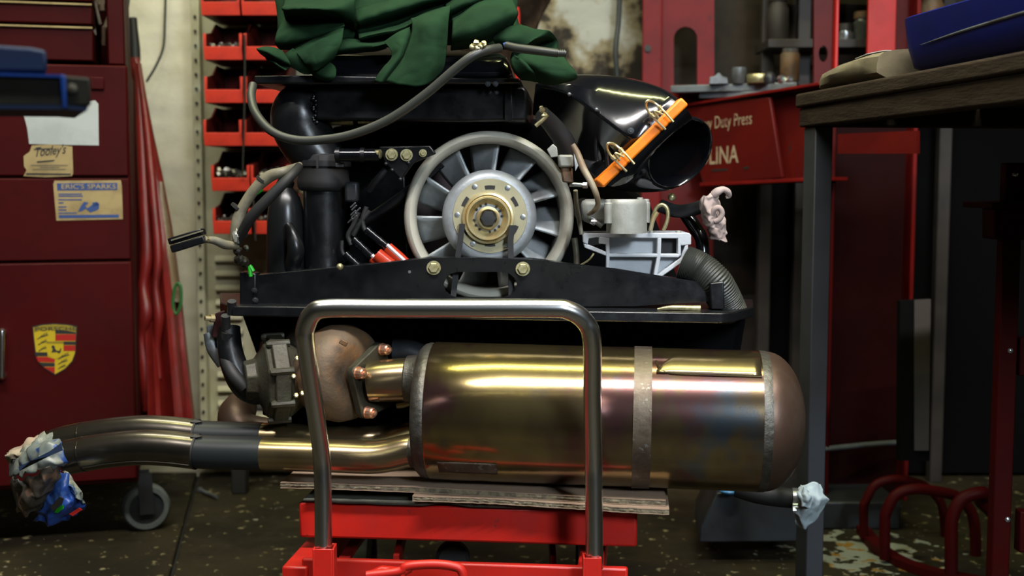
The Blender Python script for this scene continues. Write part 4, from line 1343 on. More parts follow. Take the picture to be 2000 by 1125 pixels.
# ---- hidden core: crankcase, shroud and tin so nothing is see-through
mb = MB()
mb.prism([E(640, 300, 2.02), E(640, 250, 2.02), E(720, 232, 2.02), E(1060, 232, 2.02), E(1100, 255, 2.02), E(1270, 400, 2.02), E(1330, 560, 2.02), E(1330, 690, 2.02), E(560, 690, 2.02), E(560, 500, 2.02)], (0.02, 0.22, 0))
mb.build('crankcase', M['mattblack'], eng, bevel=0.01)
mb = MB()
mb.prism([E(470, 612, 1.84), E(1440, 625, 1.84), E(1400, 860, 1.84), E(560, 860, 1.84)], (0.02, 0.03, 0))
mb.build('rear_tin', M['mattblack'], eng, bevel=0.004)
mb = MB()
mb.prism([E(690, 380, 1.98), E(790, 300, 1.98), E(800, 520, 1.98), E(680, 520, 1.98)], (0, 0.03, 0))
mb.build('cylinder_tin', M['black'], eng, bevel=0.004)

# ---- cooling fan
FY = 1.79
fc = E(956, 423, FY)
fr_ = lambda px: m(px, FY)
fan = MB().lathe([(-0.085, fr_(166)), (-0.012, fr_(167)), (0.004, fr_(165)), (0.010, fr_(160)), (0.012, fr_(155)), (0.010, fr_(149)), (0.003, fr_(144)), (-0.008, fr_(142)), (-0.085, fr_(144))],
                 fc, EYD, n=96, cap0=False, cap1=False).build('fan_ring', M['ring'], eng)
fan['label'] = 'cream grey fan shroud ring'
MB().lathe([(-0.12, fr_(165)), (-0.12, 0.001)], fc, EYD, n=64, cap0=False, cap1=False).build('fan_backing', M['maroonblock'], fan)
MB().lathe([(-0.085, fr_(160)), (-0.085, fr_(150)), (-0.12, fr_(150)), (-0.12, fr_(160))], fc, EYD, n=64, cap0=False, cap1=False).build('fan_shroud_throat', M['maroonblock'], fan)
wh = thing('fan_wheel', fc, None, None)
wh.parent = eng
wh.location = fc - WL[eng.name]
_, fu, fv = basis(EYD)
# make sure fu is picture right, fv picture up
fu = V((1, 0, 0)) - EYD * EYD.x
fu.normalize()
fv = V((0, 0, 1))
blade0 = None


def fpt(ang, r, t):
    return fc + fu * (r * math.cos(ang)) + fv * (r * math.sin(ang)) + EYD * t


for k in range(11):
    a = math.radians(82 + 360 / 11 * k)
    rows = []
    for s in np.linspace(0, 1, 6):
        row = []
        for q_ in np.linspace(0, 1, 5):
            r = fr_(84 + 58 * q_)
            tw_ = 1 - 0.15 * q_
            ang = a + math.radians(26) * s * tw_ + 0.02 * (1 - q_)
            row.append(fpt(ang, r, -0.012 - 0.055 * s ** 0.85 * (1.0 - 0.25 * q_) - 0.004 * q_))
        rows.append(row)
    MB().surf(rows, 8, 6).build('fan_blade', M['alu'], wh, solid=0.0035)
hub = MB().lathe([(-0.09, fr_(88)), (-0.02, fr_(92)), (0.0, fr_(92.5)), (0.010, fr_(91)), (0.017, fr_(86)), (0.020, fr_(79)), (0.0205, fr_(72)), (0.0205, 0.002)], fc + fv * fr_(-1), EYD, n=72).build('fan_hub', M['aluhub'], wh)
# olive retaining plate with slots
hc = fc + fv * fr_(2)
pl_ = MB()
pl_.lathe([(0.0206, fr_(72)), (0.0225, fr_(71.4)), (0.0225, fr_(44))], hc, EYD, n=72, cap0=False, cap1=False)
plate = pl_.build('hub_plate', M['olive'], wh)
for k in range(6):
    a0 = math.radians(90 + 60 * k - 10)
    n = 8
    inn = [hc + fu * fr_(51.5) * math.cos(a0 + math.radians(20) * i / n) + fv * fr_(51.5) * math.sin(a0 + math.radians(20) * i / n) + EYD * 0.0232 for i in range(n + 1)]
    out = [hc + fu * fr_(59) * math.cos(a0 + math.radians(20) * i / n) + fv * fr_(59) * math.sin(a0 + math.radians(20) * i / n) + EYD * 0.0232 for i in range(n + 1)]
    MB().prism(inn + out[::-1], EYD * -0.0006).build('plate_slot', M['ink'], wh, smooth=False)
for k in range(6):
    a0 = math.radians(60 * k - 2)
    p = hc + fu * fr_(63.5) * math.cos(a0) + fv * fr_(63.5) * math.sin(a0) + EYD * 0.0222
    MB().lathe([(0, fr_(5.6)), (0.0007, fr_(5.4)), (0.0009, fr_(4))], p, EYD, n=14).build('rivet', M['bright'], wh)
pc = hc + fv * fr_(-4) + fu * fr_(-4)
MB().lathe([(0.020, fr_(44)), (0.021, fr_(49)), (0.026, fr_(50.5)), (0.030, fr_(49)), (0.0305, fr_(45)), (0.028, fr_(44)), (0.031, fr_(43)), (0.034, fr_(41.5)), (0.034, fr_(38.5)), (0.028, fr_(35)), (0.022, fr_(31)), (0.019, fr_(24)), (0.019, fr_(20)),
            (0.023, fr_(20)), (0.026, fr_(22.5)), (0.030, fr_(22.5)), (0.031, fr_(19)), (0.028, fr_(16.5))], pc, EYD, n=72, cap0=False, cap1=True).build('fan_pulley', M['gold'], wh)
mb = MB()
for k in range(16):
    if k % 4 == 3:
        continue
    a0 = math.radians(22.5 * k + 8)
    p = pc + fu * fr_(27) * math.cos(a0) + fv * fr_(27) * math.sin(a0)
    mb.lathe([(0.0195, fr_(2.6)), (0.0222, fr_(2.6))], p, EYD, n=6)
mb.build('pulley_notches', M['ink'], wh, smooth=False)
MB().lathe([(0.024, fr_(19.5)), (0.034, fr_(20.5)), (0.0355, fr_(18)), (0.0345, fr_(16.2)), (0.028, fr_(16))], pc, EYD, n=40, cap0=False, cap1=False).build('pulley_collar', M['gold'], wh)
MB().lathe([(0.022, fr_(16)), (0.038, fr_(16)), (0.040, fr_(14)), (0.0405, fr_(5))], pc, EYD, n=6).build('shaft_nut', M['rubber'], wh, angle=25)
# belt strands
for pts in ([(903, 437, 1.756), (899, 470, 1.756), (892, 520, 1.754), (884, 590, 1.754)], [(1000, 440, 1.756), (997, 470, 1.756), (998, 520, 1.754), (999, 590, 1.754)]):
    q_ = [E(*p_) for p_ in pts]
    mb = MB()
    mb.loft([[x + fu * s * fr_(5.5) + EYD * t for s, t in ((-1, -0.004), (1, -0.004), (1, 0.004), (-1, 0.004))] for x in q_])
    mb.build('belt_strand', M['rubber'], eng)

# ---- crossbar with oval window
YC = 1.735
cbp = lambda pts, Y=YC: [E(x, y, Y) for x, y in pts]
arcL = [(937, 531), (893, 531), (880, 535), (870, 544), (866, 556), (870, 568), (880, 577), (893, 581), (937, 581)]
left = [(484, 540), (660, 522), (842, 504.5), (937, 503)] + arcL + [(937, 600), (484, 601)]
arcR = [(937, 581), (983, 581), (996, 577), (1006, 568), (1010, 556), (1006, 544), (996, 535), (983, 531), (937, 531)]
right = [(937, 600)] + arcR + [(937, 503), (1040, 507), (1200, 524), (1398, 556), (1398, 588), (1240, 598)]
cb = MB().prism(cbp(left), (0, 0.006, 0)).prism(cbp(right), (0, 0.006, 0)).build('crossbar', M['black'], eng, smooth=False)
mb = MB()
for a_, b_2 in (((484, 541), (842, 505)), ((842, 505), (1040, 508)), ((1040, 508), (1398, 557))):
    p_, q_ = E(*a_, YC), E(*b_2, YC)
    mb.obox(p_ + V((0, 0.018, 0)), q_ + V((0, 0.018, 0)), (0, 0.018, 0), (0, 0, 0.0013))
mb.build('bar_top_flange', M['black'], cb, bevel=0.0008)
MB().prism([E(468, 531, 1.72), E(500, 534, 1.72), E(500, 601, 1.72), E(468, 600, 1.72)], (0, 0.03, 0)).build('end_bracket', M['black'], cb, bevel=0.002)
MB().prism([E(1386, 553, 1.72), E(1414, 549, 1.72), E(1416, 604, 1.72), E(1389, 604, 1.72)], (0, 0.03, 0)).build('end_bracket', M['black'], cb, bevel=0.002)
bolt(E(847, 523, YC - 0.001), m(11, YC), M['boltgold'], cb)
bolt(E(1021, 525, YC - 0.001), m(11, YC), M['boltgold'], cb)
for px, py in ((497, 567), (499, 586)):
    bolt(E(px, py, 1.718), m(4.5, YC), M['darksteel'], cb, 'small_screw')
MB().lathe([(-0.002, m(3.5, YC)), (0.0006, m(3.0, YC))], E(800, 531, YC), EYD, n=10).build('paint_chip', M['steel'], cb)

# ---- rear tray
YTR = 1.69
poly = [E(430, 602, YTR + 0.05), E(452, 603, YTR), E(900, 604, YTR), E(1408, 611, YTR), E(1432, 613, YTR + 0.012), E(1472, 608, YTR + 0.09), E(1470, 604, YTR + 0.2), E(430, 598, YTR + 0.2)]
zt0 = E(900, 604, YTR).z
poly = [V((q_.x, q_.y, zt0 - (q_.x + 0.05) * 0.004)) for q_ in poly]
tray = MB().prism(poly, (0, 0, -0.0145)).build('rear_tray', M['black'], eng, bevel=0.002)
# yellowish pipe stub lying on the tray
MB().tube([E(1284, 604, 1.715), E(1310, 601, 1.715), E(1345, 602, 1.715), E(1368, 603, 1.715)], [0.0016, 0.0035, 0.0042, 0.005], n=10, steps=12).build('pale_union', M['boltgold'], eng)

# ---- intercooler / airbox
YA = 1.762
ab = MB().prism([E(616, 166, YA), E(1022, 168, YA), E(1030, 176, YA), E(1028, 236, YA), E(880, 238, YA), E(616, 234, YA)], (0.015, 0.30, 0)).build('airbox', M['black'], eng, bevel=0.004)
MB().prism([E(985, 168, YA - 0.006), E(1000, 168, YA - 0.006), E(1000, 236, YA - 0.006), E(985, 236, YA - 0.006)], (0, 0.006, 0)).build('airbox_rib', M['black'], ab, bevel=0.001)
MB().prism([E(496, 148, YA - 0.02), E(620, 147, YA - 0.03), E(1014, 153, YA - 0.03), E(1018, 157, YA - 0.03), E(1014, 163, YA - 0.03), E(620, 164, YA - 0.03), E(498, 164, YA - 0.02)], (0.015, 0.33, 0)).build('airbox_flange', M['black'], ab, bevel=0.002)
lid = [E(604, 150, YA - 0.01), E(1000, 152, YA - 0.01)]
rings = []
for y_, dx, dY in ((151, 0, 0.0), (138, 3, 0.002), (122, 10, 0.008), (110, 20, 0.02), (102, 34, 0.045), (98, 48, 0.08)):
    Yf = YA - 0.012 + dY
    a_, b_2 = E(606 + dx, y_, Yf), E(1002 - dx * 0.7, y_ + 1, Yf)
    c_, d_ = b_2 + V((0.01, 0.28 - 2 * dY, 0)), a_ + V((0.01, 0.28 - 2 * dY, 0))
    rings.append([a_, b_2, c_, d_])
MB().loft(rings).build('airbox_lid', M['gloss'], ab, bevel=0.012, seg=3)
for px, py, r in ((953, 164, 4), (968, 164, 4), (956, 179, 3.4), (970, 180, 3.4), (740, 184, 3)):
    bolt(E(px, py, YA - 0.031 if py < 170 else YA - 0.001), m(r, YA), M['darksteel'], ab, 'small_screw')
for a_, b_2, dz in (((640, 240), (690, 237), 0), ((700, 237), (735, 236), 0)):
    MB().tube([E(*a_, 1.80), E(*b_2, 1.80)], [0.004, 0.0055], n=8).build('lower_clip', M['boltgold'], ab)

# ---- left elbow, coupling and down pipe
mb = MB()
mb.tube([E(650, 198, 1.81), E(612, 200, 1.805), E(590, 215, 1.80), E(588, 245, 1.80), E(604, 280, 1.80), E(626, 312, 1.80), E(631, 335, 1.80)],
        [m(38, 1.80), m(44, 1.80), m(56, 1.80), m(58, 1.80), m(54, 1.80), m(48, 1.80), m(47, 1.80)], n=32, steps=40)
mb.build('inlet_elbow', M['black'], eng)
rw = MB()
rnd = random.Random(5)
for i in range(16):
    rw.ball(E(616 + 5 * math.sin(i * 1.3), 176 + i * 4.2, 1.766), m(4.2, 1.7), 8, 6)
rw.build('weld_bead', M['black'], eng)
px_ = [(0.0, 41), (0.002, 41), (0.16, 40)]
top = E(633, 372, 1.80)
MB().lathe([(0, m(41, 1.80)), (-0.06, m(40.5, 1.80)), (-0.13, m(39, 1.80))], top, (0, 0, 1), n=36).build('down_pipe', M['black'], eng)
cp = E(632, 338, 1.80)
q_ = lambda r: m(r, 1.80)
sil = MB().lathe([(0.028, q_(46)), (0.026, q_(50)), (0.018, q_(51)), (0.017, q_(53)), (0.009, q_(53)), (0.008, q_(50.5)), (-0.006, q_(50)), (-0.012, q_(52)), (-0.020, q_(51)), (-0.024, q_(48)), (-0.027, q_(42))], cp, (0.02, 0, 1), n=40).build('silicone_coupling', M['rubber'], eng)
MB().lathe([(0.018, q_(53)), (0.018, q_(54)), (0.010, q_(54)), (0.010, q_(53))], cp, (0.02, 0, 1), n=40, cap0=False, cap1=False).build('hose_clamp', M['darksteel'], sil)
MB().box(E(664, 322, 1.755), (0.012, 0.008, 0.007)).build('clamp_screw', M['steel'], sil, bevel=0.001)
MB().box(E(620, 316, 1.745), (0.003, 0.003, 0.018)).build('clamp_tab', M['rubber'], sil)
# ---- black bottle shaped resonator
bo = E(560, 540, 1.80)
zz = lambda y: E(560, y, 1.80).z
prof = [(zz(540) - bo.z, q_(40)), (zz(500) - bo.z, q_(39)), (zz(465) - bo.z, q_(38)), (zz(430) - bo.z, q_(37)), (zz(405) - bo.z, q_(34)), (zz(385) - bo.z, q_(28)), (zz(374) - bo.z, q_(20)), (zz(367) - bo.z, q_(15)), (zz(362) - bo.z, q_(17)), (zz(357) - bo.z, q_(18)), (zz(352) - bo.z, q_(15)), (zz(347) - bo.z, q_(13)), (zz(341) - bo.z, q_(10)), (zz(338) - bo.z, q_(3))]
MB().lathe(prof, bo, (0, 0, 1), n=36).build('black_resonator', M['satin'], eng)
MB().tube([E(583, 540, 1.775), E(572, 520, 1.77), E(578, 490, 1.76), E(572, 462, 1.76), E(563, 438, 1.765)], [q_(16), q_(15), q_(17), q_(13), q_(8)], n=14, steps=24).build('resonator_rib', M['satin'], eng)

# ---- big grey hose looping over the engine
mb = MB()
mb.tube([E(494, 166, 1.70), E(491, 190, 1.68), E(500, 222, 1.655), E(530, 256, 1.635), E(575, 273, 1.625), (E(630, 273, 1.62)), E(690, 262, 1.615), E(760, 233, 1.61), E(830, 185, 1.605), E(890, 134, 1.60), E(925, 108, 1.60), E(952, 98, 1.61), E(975, 94, 1.63)],
        m(9.0, 1.62), n=14, steps=90)
mb.build('vacuum_hose', M['hose'], eng)
mb = MB()
mb.tube([E(990, 89, 1.63), E(1010, 94, 1.62), E(1050, 99, 1.61), E(1090, 104, 1.605)], [m(8, 1.62), m(8.5, 1.62), m(8.5, 1.62), m(8, 1.62)], n=12, steps=24)
mb.tube([E(1088, 104, 1.605), E(1106, 105, 1.605)], m(6, 1.62), n=10)
for i in range(4):
    c_ = E(1090 + 4 * i, 104, 1.605)
    mb.lathe([(-0.0008, m(7.4, 1.62)), (0.0008, m(7.4, 1.62))], c_, (1, 0, -0.02), n=12)
mb.build('spare_hose_end', M['hose'], eng)
tag(MB().lathe([(0, m(6, 1.62)), (0.004, m(7, 1.62)), (0.008, m(5, 1.62))], E(984, 90, 1.63), (1, 0, 0.3), n=10).build('blue_plug', M['blueedge'], eng), 'small blue plug')
mb = MB()
for i, (x, y) in enumerate(((922, 92), (930, 84), (938, 90), (945, 86), (932, 95))):
    mb.ball(E(x, y, 1.60), m(6, 1.6), 8, 6, 0.15, i)
mb.build('hose_clip_knot', M['boltgold'], eng)

def EH(px, py, Y):
    return E(px, py, Y + 0.11)


# ---- intake horn
YH = 1.63
def hsec(tb, tf, rg, lf, d):
    """8-point section: top back, top front, upper mid, ridge, lower mid, bottom front, bottom back, top back 2"""
    (tx, ty, tY), (rx, ry, rY), (bx_, by_, bY) = tb, rg, lf
    tY = rY + (tY - rY) * 0.45
    return [EH(tx, ty, tY + d), EH(tx, ty, tY + 0.03), EH(tx, ty + 3, tY + 0.012), EH(tx, ty + 9, tY + 0.002), EH((tx * 0.5 + rx * 0.5), (ty * 0.5 + ry * 0.5), (tY * 0.22 + rY * 0.78)), EH(rx, ry, rY), EH((rx + bx_) / 2, (ry + by_) / 2, rY * 0.4 + bY * 0.6), EH(bx_, by_, bY), EH(bx_, by_, bY + d * 0.8)]


S0 = hsec((1050, 152, 1.74), None, (1045, 165, 1.72), (1040, 225, 1.76), 0.14)
S1 = hsec((1125, 146, 1.70), None, (1108, 184, 1.655), (1072, 232, 1.72), 0.15)
S2 = hsec((1215, 150, 1.685), None, (1165, 222, 1.625), (1105, 278, 1.70), 0.16)
S3 = hsec((1285, 168, 1.67), None, (1228, 268, 1.600), (1145, 330, 1.68), 0.17)
S4 = hsec((1330, 196, 1.64), None, (1262, 268, 1.605), (1172, 355, 1.64), 0.17)
# interpolate sections smoothly
secs5 = []
for k in range(9):
    secs5.append(cr([S0[k], S1[k], S2[k], S3[k], S4[k]], 20))
horn = MB().loft([[V(secs5[k][i]) for k in range(9)] for i in range(20)]).build('intake_horn', M['gloss'], eng, bevel=0.004, seg=3, angle=32)
bolt(EH(1232, 255, 1.596), m(5, YH), M['darksteel'], horn, 'ridge_screw')
for px, py in ((1112, 184), (1132, 198), (1165, 214)):
    MB().ball(EH(px, py, 1.650 if px < 1140 else 1.622), m(4, YH), 8, 6).build('weld_spatter', M['steel'], horn)
for pts, Y in (([(1168, 250), (1163, 280), (1166, 315)], 1.655), ([(1192, 270), (1186, 300), (1188, 330)], 1.64)):
    MB().tube([EH(x, y, Y) for x, y in pts], m(4, Y), n=8, steps=10).build('duct_rib', M['black'], horn)
# orange taped joint
f0, f1 = EH(1334, 201, 1.595), EH(1176, 356, 1.595)
ax = (f1 - f0).normalized()
nrm = V((ax.z, 0, -ax.x))           # in plane, across the strip (towards mouth)
if nrm.x < 0: nrm = -nrm
hwv = m(11, 1.6)


def joint(o0, o1, y0, y1, wl):
    return MB().loft([[o0 + nrm * -wl + V((0, y0, 0)), o0 + nrm * wl + V((0, y0, 0)), o0 + nrm * wl + V((0, y1, 0)), o0 - nrm * wl + V((0, y1, 0))],
                      [o1 + nrm * -wl + V((0, y0, 0)), o1 + nrm * wl + V((0, y0, 0)), o1 + nrm * wl + V((0, y1, 0)), o1 - nrm * wl + V((0, y1, 0))]])


tape = joint(f0 - ax * 0.004, f1 + ax * 0.004, 0, 0.20, hwv).build('joint_tape', M['orange'], horn, bevel=0.003, seg=2)
tape['label'] = 'bright orange tape over the horn joint'
for px, py in ((1298, 236), (1222, 318)):
    c_ = EH(px, py, 1.588)
    mb = MB()
    up_ = V((-0.72, 0, 0.69))        # clips lie along up-left
    sd = -ax
    L_ = m(52, 1.59)
    wq = m(11, 1.59)
    p0 = c_ + nrm * m(16, 1.59) - sd * wq
    loop = [c_ + nrm * m(14, 1.59) - sd * wq + V((0, 0.002, 0)), c_ - nrm * m(18, 1.59) - sd * wq * 1.1, c_ - nrm * L_ * 0.8 - sd * wq * 0.9, c_ - nrm * L_ * 1.02 - sd * wq * 0.3 + V((0, -0.006, 0)), c_ - nrm * L_ * 1.02 + sd * wq * 0.3 + V((0, -0.006, 0)), c_ - nrm * L_ * 0.8 + sd * wq * 0.9, c_ - nrm * m(18, 1.59) + sd * wq * 1.1, c_ + nrm * m(14, 1.59) + sd * wq + V((0, 0.002, 0))]
    mb.tube([q + V((0, -0.003, 0)) for q in loop], 0.0017, n=8, steps=50)
    for s_ in (-1, 1):
        mb.tube([c_ - nrm * m(22, 1.59) + sd * wq * s_ + V((0, -0.003, 0)), c_ - nrm * m(30, 1.59) + sd * wq * s_ + V((0, -0.003, 0))], 0.0032, n=8)
    mb.tube([c_ - nrm * m(20, 1.59) - sd * wq * 0.9 + V((0, -0.004, 0)), c_ - nrm * m(20, 1.59) + sd * wq * 0.9 + V((0, -0.004, 0))], 0.002, n=8)
    mb.tube([c_ - nrm * m(12, 1.59) - sd * wq * 0.5 + V((0, -0.005, 0)), c_ - nrm * m(30, 1.59) - sd * wq * 0.2 + V((0, -0.008, 0)), c_ - nrm * m(12, 1.59) + sd * wq * 0.5 + V((0, -0.005, 0))], 0.0015, n=8, steps=14)
    mb.build('spring_clip', M['gold'], horn)
# mouth: loft from the joint rectangle to a round bell
mc = EH(1327, 297, 1.665)
mn_ = V((0.46, -0.77, -0.44)).normalized()
mu = (ax - mn_ * ax.dot(mn_)).normalized()
mv = mn_.cross(mu)
if mv.y > 0: mv = -mv
n = 40
def rect_ring(o0, o1, y0, y1, nn):
    cen = (o0 + o1) / 2
    hx = (o1 - o0).length / 2
    out = []
    return cen, hx


cen = (f0 + f1) / 2 + nrm * hwv + V((0, 0.09, 0))
hx_ = (f1 - f0).length / 2
rings = []
mr = m(79, 1.665)
for t in np.linspace(0, 1, 12):
    ring = []
    for k in range(n):
        a = 2 * math.pi * k / n
        ca, sa = math.cos(a), math.sin(a)
        # circle of the bell
        pcirc = mc + mu * (mr * ca) + mv * (mr * sa)
        d_ = pcirc - mc
        u_, w_ = ca, sa
        l_ = max(abs(u_), abs(w_), 1e-6)
        pr = cen + ax * (hx_ * 0.97 * u_ / l_) + V((0, -1, 0)) * (0.09 * w_ / l_)
        s_ = t * t * (3 - 2 * t)
        ring.append(pr.lerp(pcirc, s_) + nrm * (0.014 * math.sin(math.pi * t)))
    rings.append(ring)
lipr = [[mc + mn_ * tt + (mu * math.cos(2 * math.pi * k / n) + mv * math.sin(2 * math.pi * k / n)) * (mr * f_) for k in range(n)] for tt, f_ in ((0.003, 0.995), (0.004, 0.97), (0.001, 0.93), (-0.02, 0.88), (-0.06, 0.82), (-0.12, 0.7))]
bell = MB().loft(rings + lipr[:4], False, False).build('bell_mouth', M['gloss'], horn, angle=60)
MB().loft(lipr[3:], False, True).build('bell_throat', M['mattblack'], horn, angle=60)

# ---- throttle linkage and bolts left of the fan
YL = 1.74
MB().tube([E(656, 303, YL), E(742, 303, YL)], m(13, YL), n=20).build('fuel_damper', M['gloss'], eng)
for px, r in ((660, 15.5), (708, 15)):
    MB().lathe([(-0.003, m(r, YL)), (0.003, m(r, YL))], E(px, 303, YL), (1, 0, 0), n=20).build('damper_collar', M['black'], eng)
MB().lathe([(0, m(10, YL)), (0.006, m(10, YL)), (0.012, m(9, YL)), (0.013, m(6, YL))], E(728, 301, YL), (1, -0.4, 0), n=16).build('brass_union', M['boltgold'], eng)
br = MB().prism([E(740, 286, YL), E(840, 284, YL), E(852, 300, YL), E(808, 318, YL), E(783, 352, YL), E(752, 318, YL)], (0, 0.012, 0)).build('linkage_bracket', M['black'], eng, bevel=0.002)
bolt(E(765, 302, YL - 0.001), m(9.5, YL), M['boltgold'], br)
bolt(E(794, 303, YL - 0.001), m(9.5, YL), M['boltgold'], br)
bolt(E(826, 299, YL - 0.001), m(6, YL), M['boltgold'], br)
for x, y in ((754, 320), (766, 332), (798, 318), (782, 350)):
    MB().ball(E(x, y, YL - 0.002), m(3.5, YL), 8, 6).build('small_screw', M['darksteel'], br)
MB().tube([E(755, 330, 1.76), E(735, 352, 1.76), E(722, 372, 1.77)], m(7, 1.76), n=10, steps=8).build('link_rod', M['darksteel'], eng)
MB().tube([E(862, 318, 1.80), E(800, 372, 1.80), E(740, 415, 1.80), E(700, 440, 1.80)], m(10, 1.8), n=12, steps=20).build('runner_edge', M['black'], eng)
# ---- spark leads with red boots
YS = 1.76
for pts, rr_ in (([(716, 404, YS), (708, 430, YS), (712, 448, YS), (722, 458, YS)], 5), ([(700, 415, YS), (690, 440, YS), (680, 460, YS), (686, 478, YS)], 5), ([(668, 470, YS), (668, 490, YS), (676, 504, YS)], 4),
                 ([(722, 412, YS), (702, 438, YS), (690, 460, YS)], 5)):
    MB().tube([E(*p_) for p_ in pts], m(rr_, YS), n=10, steps=16).build('ignition_lead', M['rubber'], eng)
def lead(a_, b_2, c_, rb, withboot=True):
    pa_, pb2, pc_ = E(*a_), E(*b_2), E(*c_)
    l = MB()
    l.tube([pa_, pb2], m(7.5, YS), n=12)
    d_ = (pb2 - pa_)
    for f_ in (0.08, 0.3, 0.62, 0.95):
        l.lathe([(-0.0015, m(8.6, YS)), (0.0015, m(8.6, YS))], pa_ + d_ * f_, d_, n=12)
    l = l.build('plug_lead', M['gloss'], eng)
    if withboot:
        MB().tube([pb2, pb2.lerp(pc_, 0.5), pc_], [m(rb, YS), m(rb * 1.08, YS), m(rb, YS)], n=16).build('red_boot', M['redboot'], l)
        s_ = V((-0.2, -1, 0.75)).normalized() * m(rb * 1.06, YS)
        MB().tube([pb2.lerp(pc_, 0.04) + s_, pb2.lerp(pc_, 0.9) + s_], m(4, YS), n=6).build('white_stripe', M['white'], l)


lead((715, 448, YS), (757, 483, YS), (800, 522, YS), 11)
lead((690, 467, YS), (728, 503, YS), (760, 535, YS), 11)
lead((674, 496, YS), (700, 520, YS), (715, 535, YS), 9, False)
MB().tube([E(736, 497, YS - 0.005), E(765, 520, YS - 0.005)], m(14, YS), n=14).build('red_boot', M['redboot'], eng)
MB().tube([E(752, 492, YS), E(782, 520, YS)], m(5, YS), n=10).build('lead_guard', M['aluwarm'], eng)
mb = MB()
rnd = random.Random(11)
for i in range(7):
    x, y = 676 + rnd.uniform(0, 20), 405 + i * 5
    mb.tube([E(x, y, 1.745), E(x + 9, y - 9, 1.74)], 0.0012, n=5)
mb.build('spring_coils', M['steel'], eng)
MB().ball(E(664, 521, 1.70), m(7, 1.7), 10, 8).build('dome_nut', M['boltgold'], eng)
MB().box(E(688, 375, 1.77), (0.02, 0.02, 0.03)).build('relay_box', M['darksteel'], eng, bevel=0.004)
# ---- wiring loom on the left
YW = 1.70
loom = MB().tube([E(586, 322, 1.74), E(556, 334, YW), E(524, 346, YW), E(496, 372, YW), (E(472, 410, YW)), E(464, 440, YW), E(458, 470, YW)], [m(6, YW), m(9, YW), m(12, YW), m(11, YW), m(11, YW), m(14, YW), m(9, YW)], n=14, steps=50).build('wiring_loom', M['loom'], eng)
for (x, y) in ((512, 352), (463, 405)):
    MB().lathe([(-0.002, m(13.5, YW)), (0.002, m(13.5, YW))], E(x, y, YW), (0.6, 0, 0.75), n=14).build('loom_tie', M['rubber'], loom)
MB().tube([E(512, 370, YW), E(494, 384, YW), E(479, 402, YW), E(473, 420, YW), E(462, 446, YW + 0.01)], m(3.6, YW), n=8, steps=24).build('green_wire', M['green'], eng)
MB().tube([E(584, 326, 1.72), E(566, 346, 1.69), E(530, 382, 1.68), E(494, 420, 1.68), E(474, 452, 1.69), E(462, 476, 1.70)], [m(9, YW), m(10, YW), m(11, YW), m(11, YW), m(10, YW), m(8, YW)], n=12, steps=36).build('black_cable', M['rubber'], eng)
MB().tube([E(402, 468, 1.66), E(420, 470, 1.67), E(440, 478, 1.68), E(462, 480, 1.70)], [m(6, YW), m(8, YW), m(9, YW), m(8, YW)], n=12, steps=20).build('connector_cable', M['loom'], eng)
con = MB()
d_ = (E(398, 460, 1.65) - E(334, 480, 1.65)).normalized()
up_ = V((-d_.z, 0, d_.x))
for o_, h_, y_ in ((m(7, 1.65), m(6.5, 1.65), 0), (-m(9, 1.65), m(7.5, 1.65), 0.0)):
    con.obox(E(335, 478, 1.65) + up_ * o_, E(400, 458, 1.65) + up_ * o_, (0, 0.012, 0), up_ * h_)
con = con.build('connector_plug', M['black'], eng, bevel=0.0015)
MB().obox(E(336, 474, 1.637) + up_ * m(5, 1.65), E(398, 455, 1.637) + up_ * m(5, 1.65), (0, 0.0012, 0), up_ * m(1.4, 1.65)).build('plug_rib', M['loom'], con)
MB().tube([E(399, 466, 1.65), E(404, 468, 1.66)], m(7, 1.65), n=8).build('crimp', M['gold'], con)
mb = MB()
rnd = random.Random(3)
for i in range(9):
    x, y = rnd.uniform(456, 486), rnd.uniform(452, 520)
    mb.ball(E(x, y, 1.72 + rnd.uniform(-.02, .02)), m(rnd.uniform(5, 11), 1.7), 10, 8, 0.12, i)
mb.build('ground_terminals', M['castdark'], eng)
tag(MB().ball(E(462, 462, 1.69), (m(8, 1.7), m(8, 1.7), m(12, 1.7)), 10, 8, 0.2, 4).build('cable_terminal', M['aluwarm'], eng), 'pale metal terminal')
MB().tube([E(495, 530, 1.70), E(488, 520, 1.70), E(490, 540, 1.70)], m(4, 1.7), n=8, steps=8).build('green_tag_wire', M['green'], eng)

# ---- right side ancillaries
YR = 1.78
YRB = 1.77
MB().tube([E(1058, 222, 1.74), E(1082, 248, 1.76), E(1104, 280, 1.775), E(1112, 318, 1.79)], [m(15, YR), m(18, YR), m(20, YR), m(20, YR)], n=16, steps=24).build('breather_hose', M['rubber'], eng)
mb = MB()
mb.tube([E(1046, 246, 1.70), E(1058, 236, 1.70), E(1070, 224, 1.70)], 0.0028, n=8)
mb.ball(E(1063, 226, 1.70), m(6, 1.7), 8, 6, 0.2, 2)
mb.ball(E(1058, 214, 1.70), m(6, 1.7), 8, 6, 0.2, 5)
mb.build('hose_clip', M['boltgold'], eng)
MB().prism([E(1068, 292, 1.72), E(1080, 281, 1.72), E(1088, 288, 1.72), E(1090, 306, 1.72), E(1076, 308, 1.72)], (0, 0.004, 0)).build('lifting_tab', M['aluwarm'], eng, bevel=0.001)
MB().prism([E(1090, 302, 1.70), E(1120, 302, 1.70), E(1120, 327, 1.70), E(1092, 327, 1.70)], (0, 0.03, 0)).build('sensor_block', M['aluwarm'], eng, bevel=0.003)
MB().prism([E(1096, 327, 1.705), E(1118, 327, 1.705), E(1120, 358, 1.705), E(1100, 356, 1.705)], (0, 0.03, 0)).build('sensor_base', M['rust'], eng, bevel=0.002)
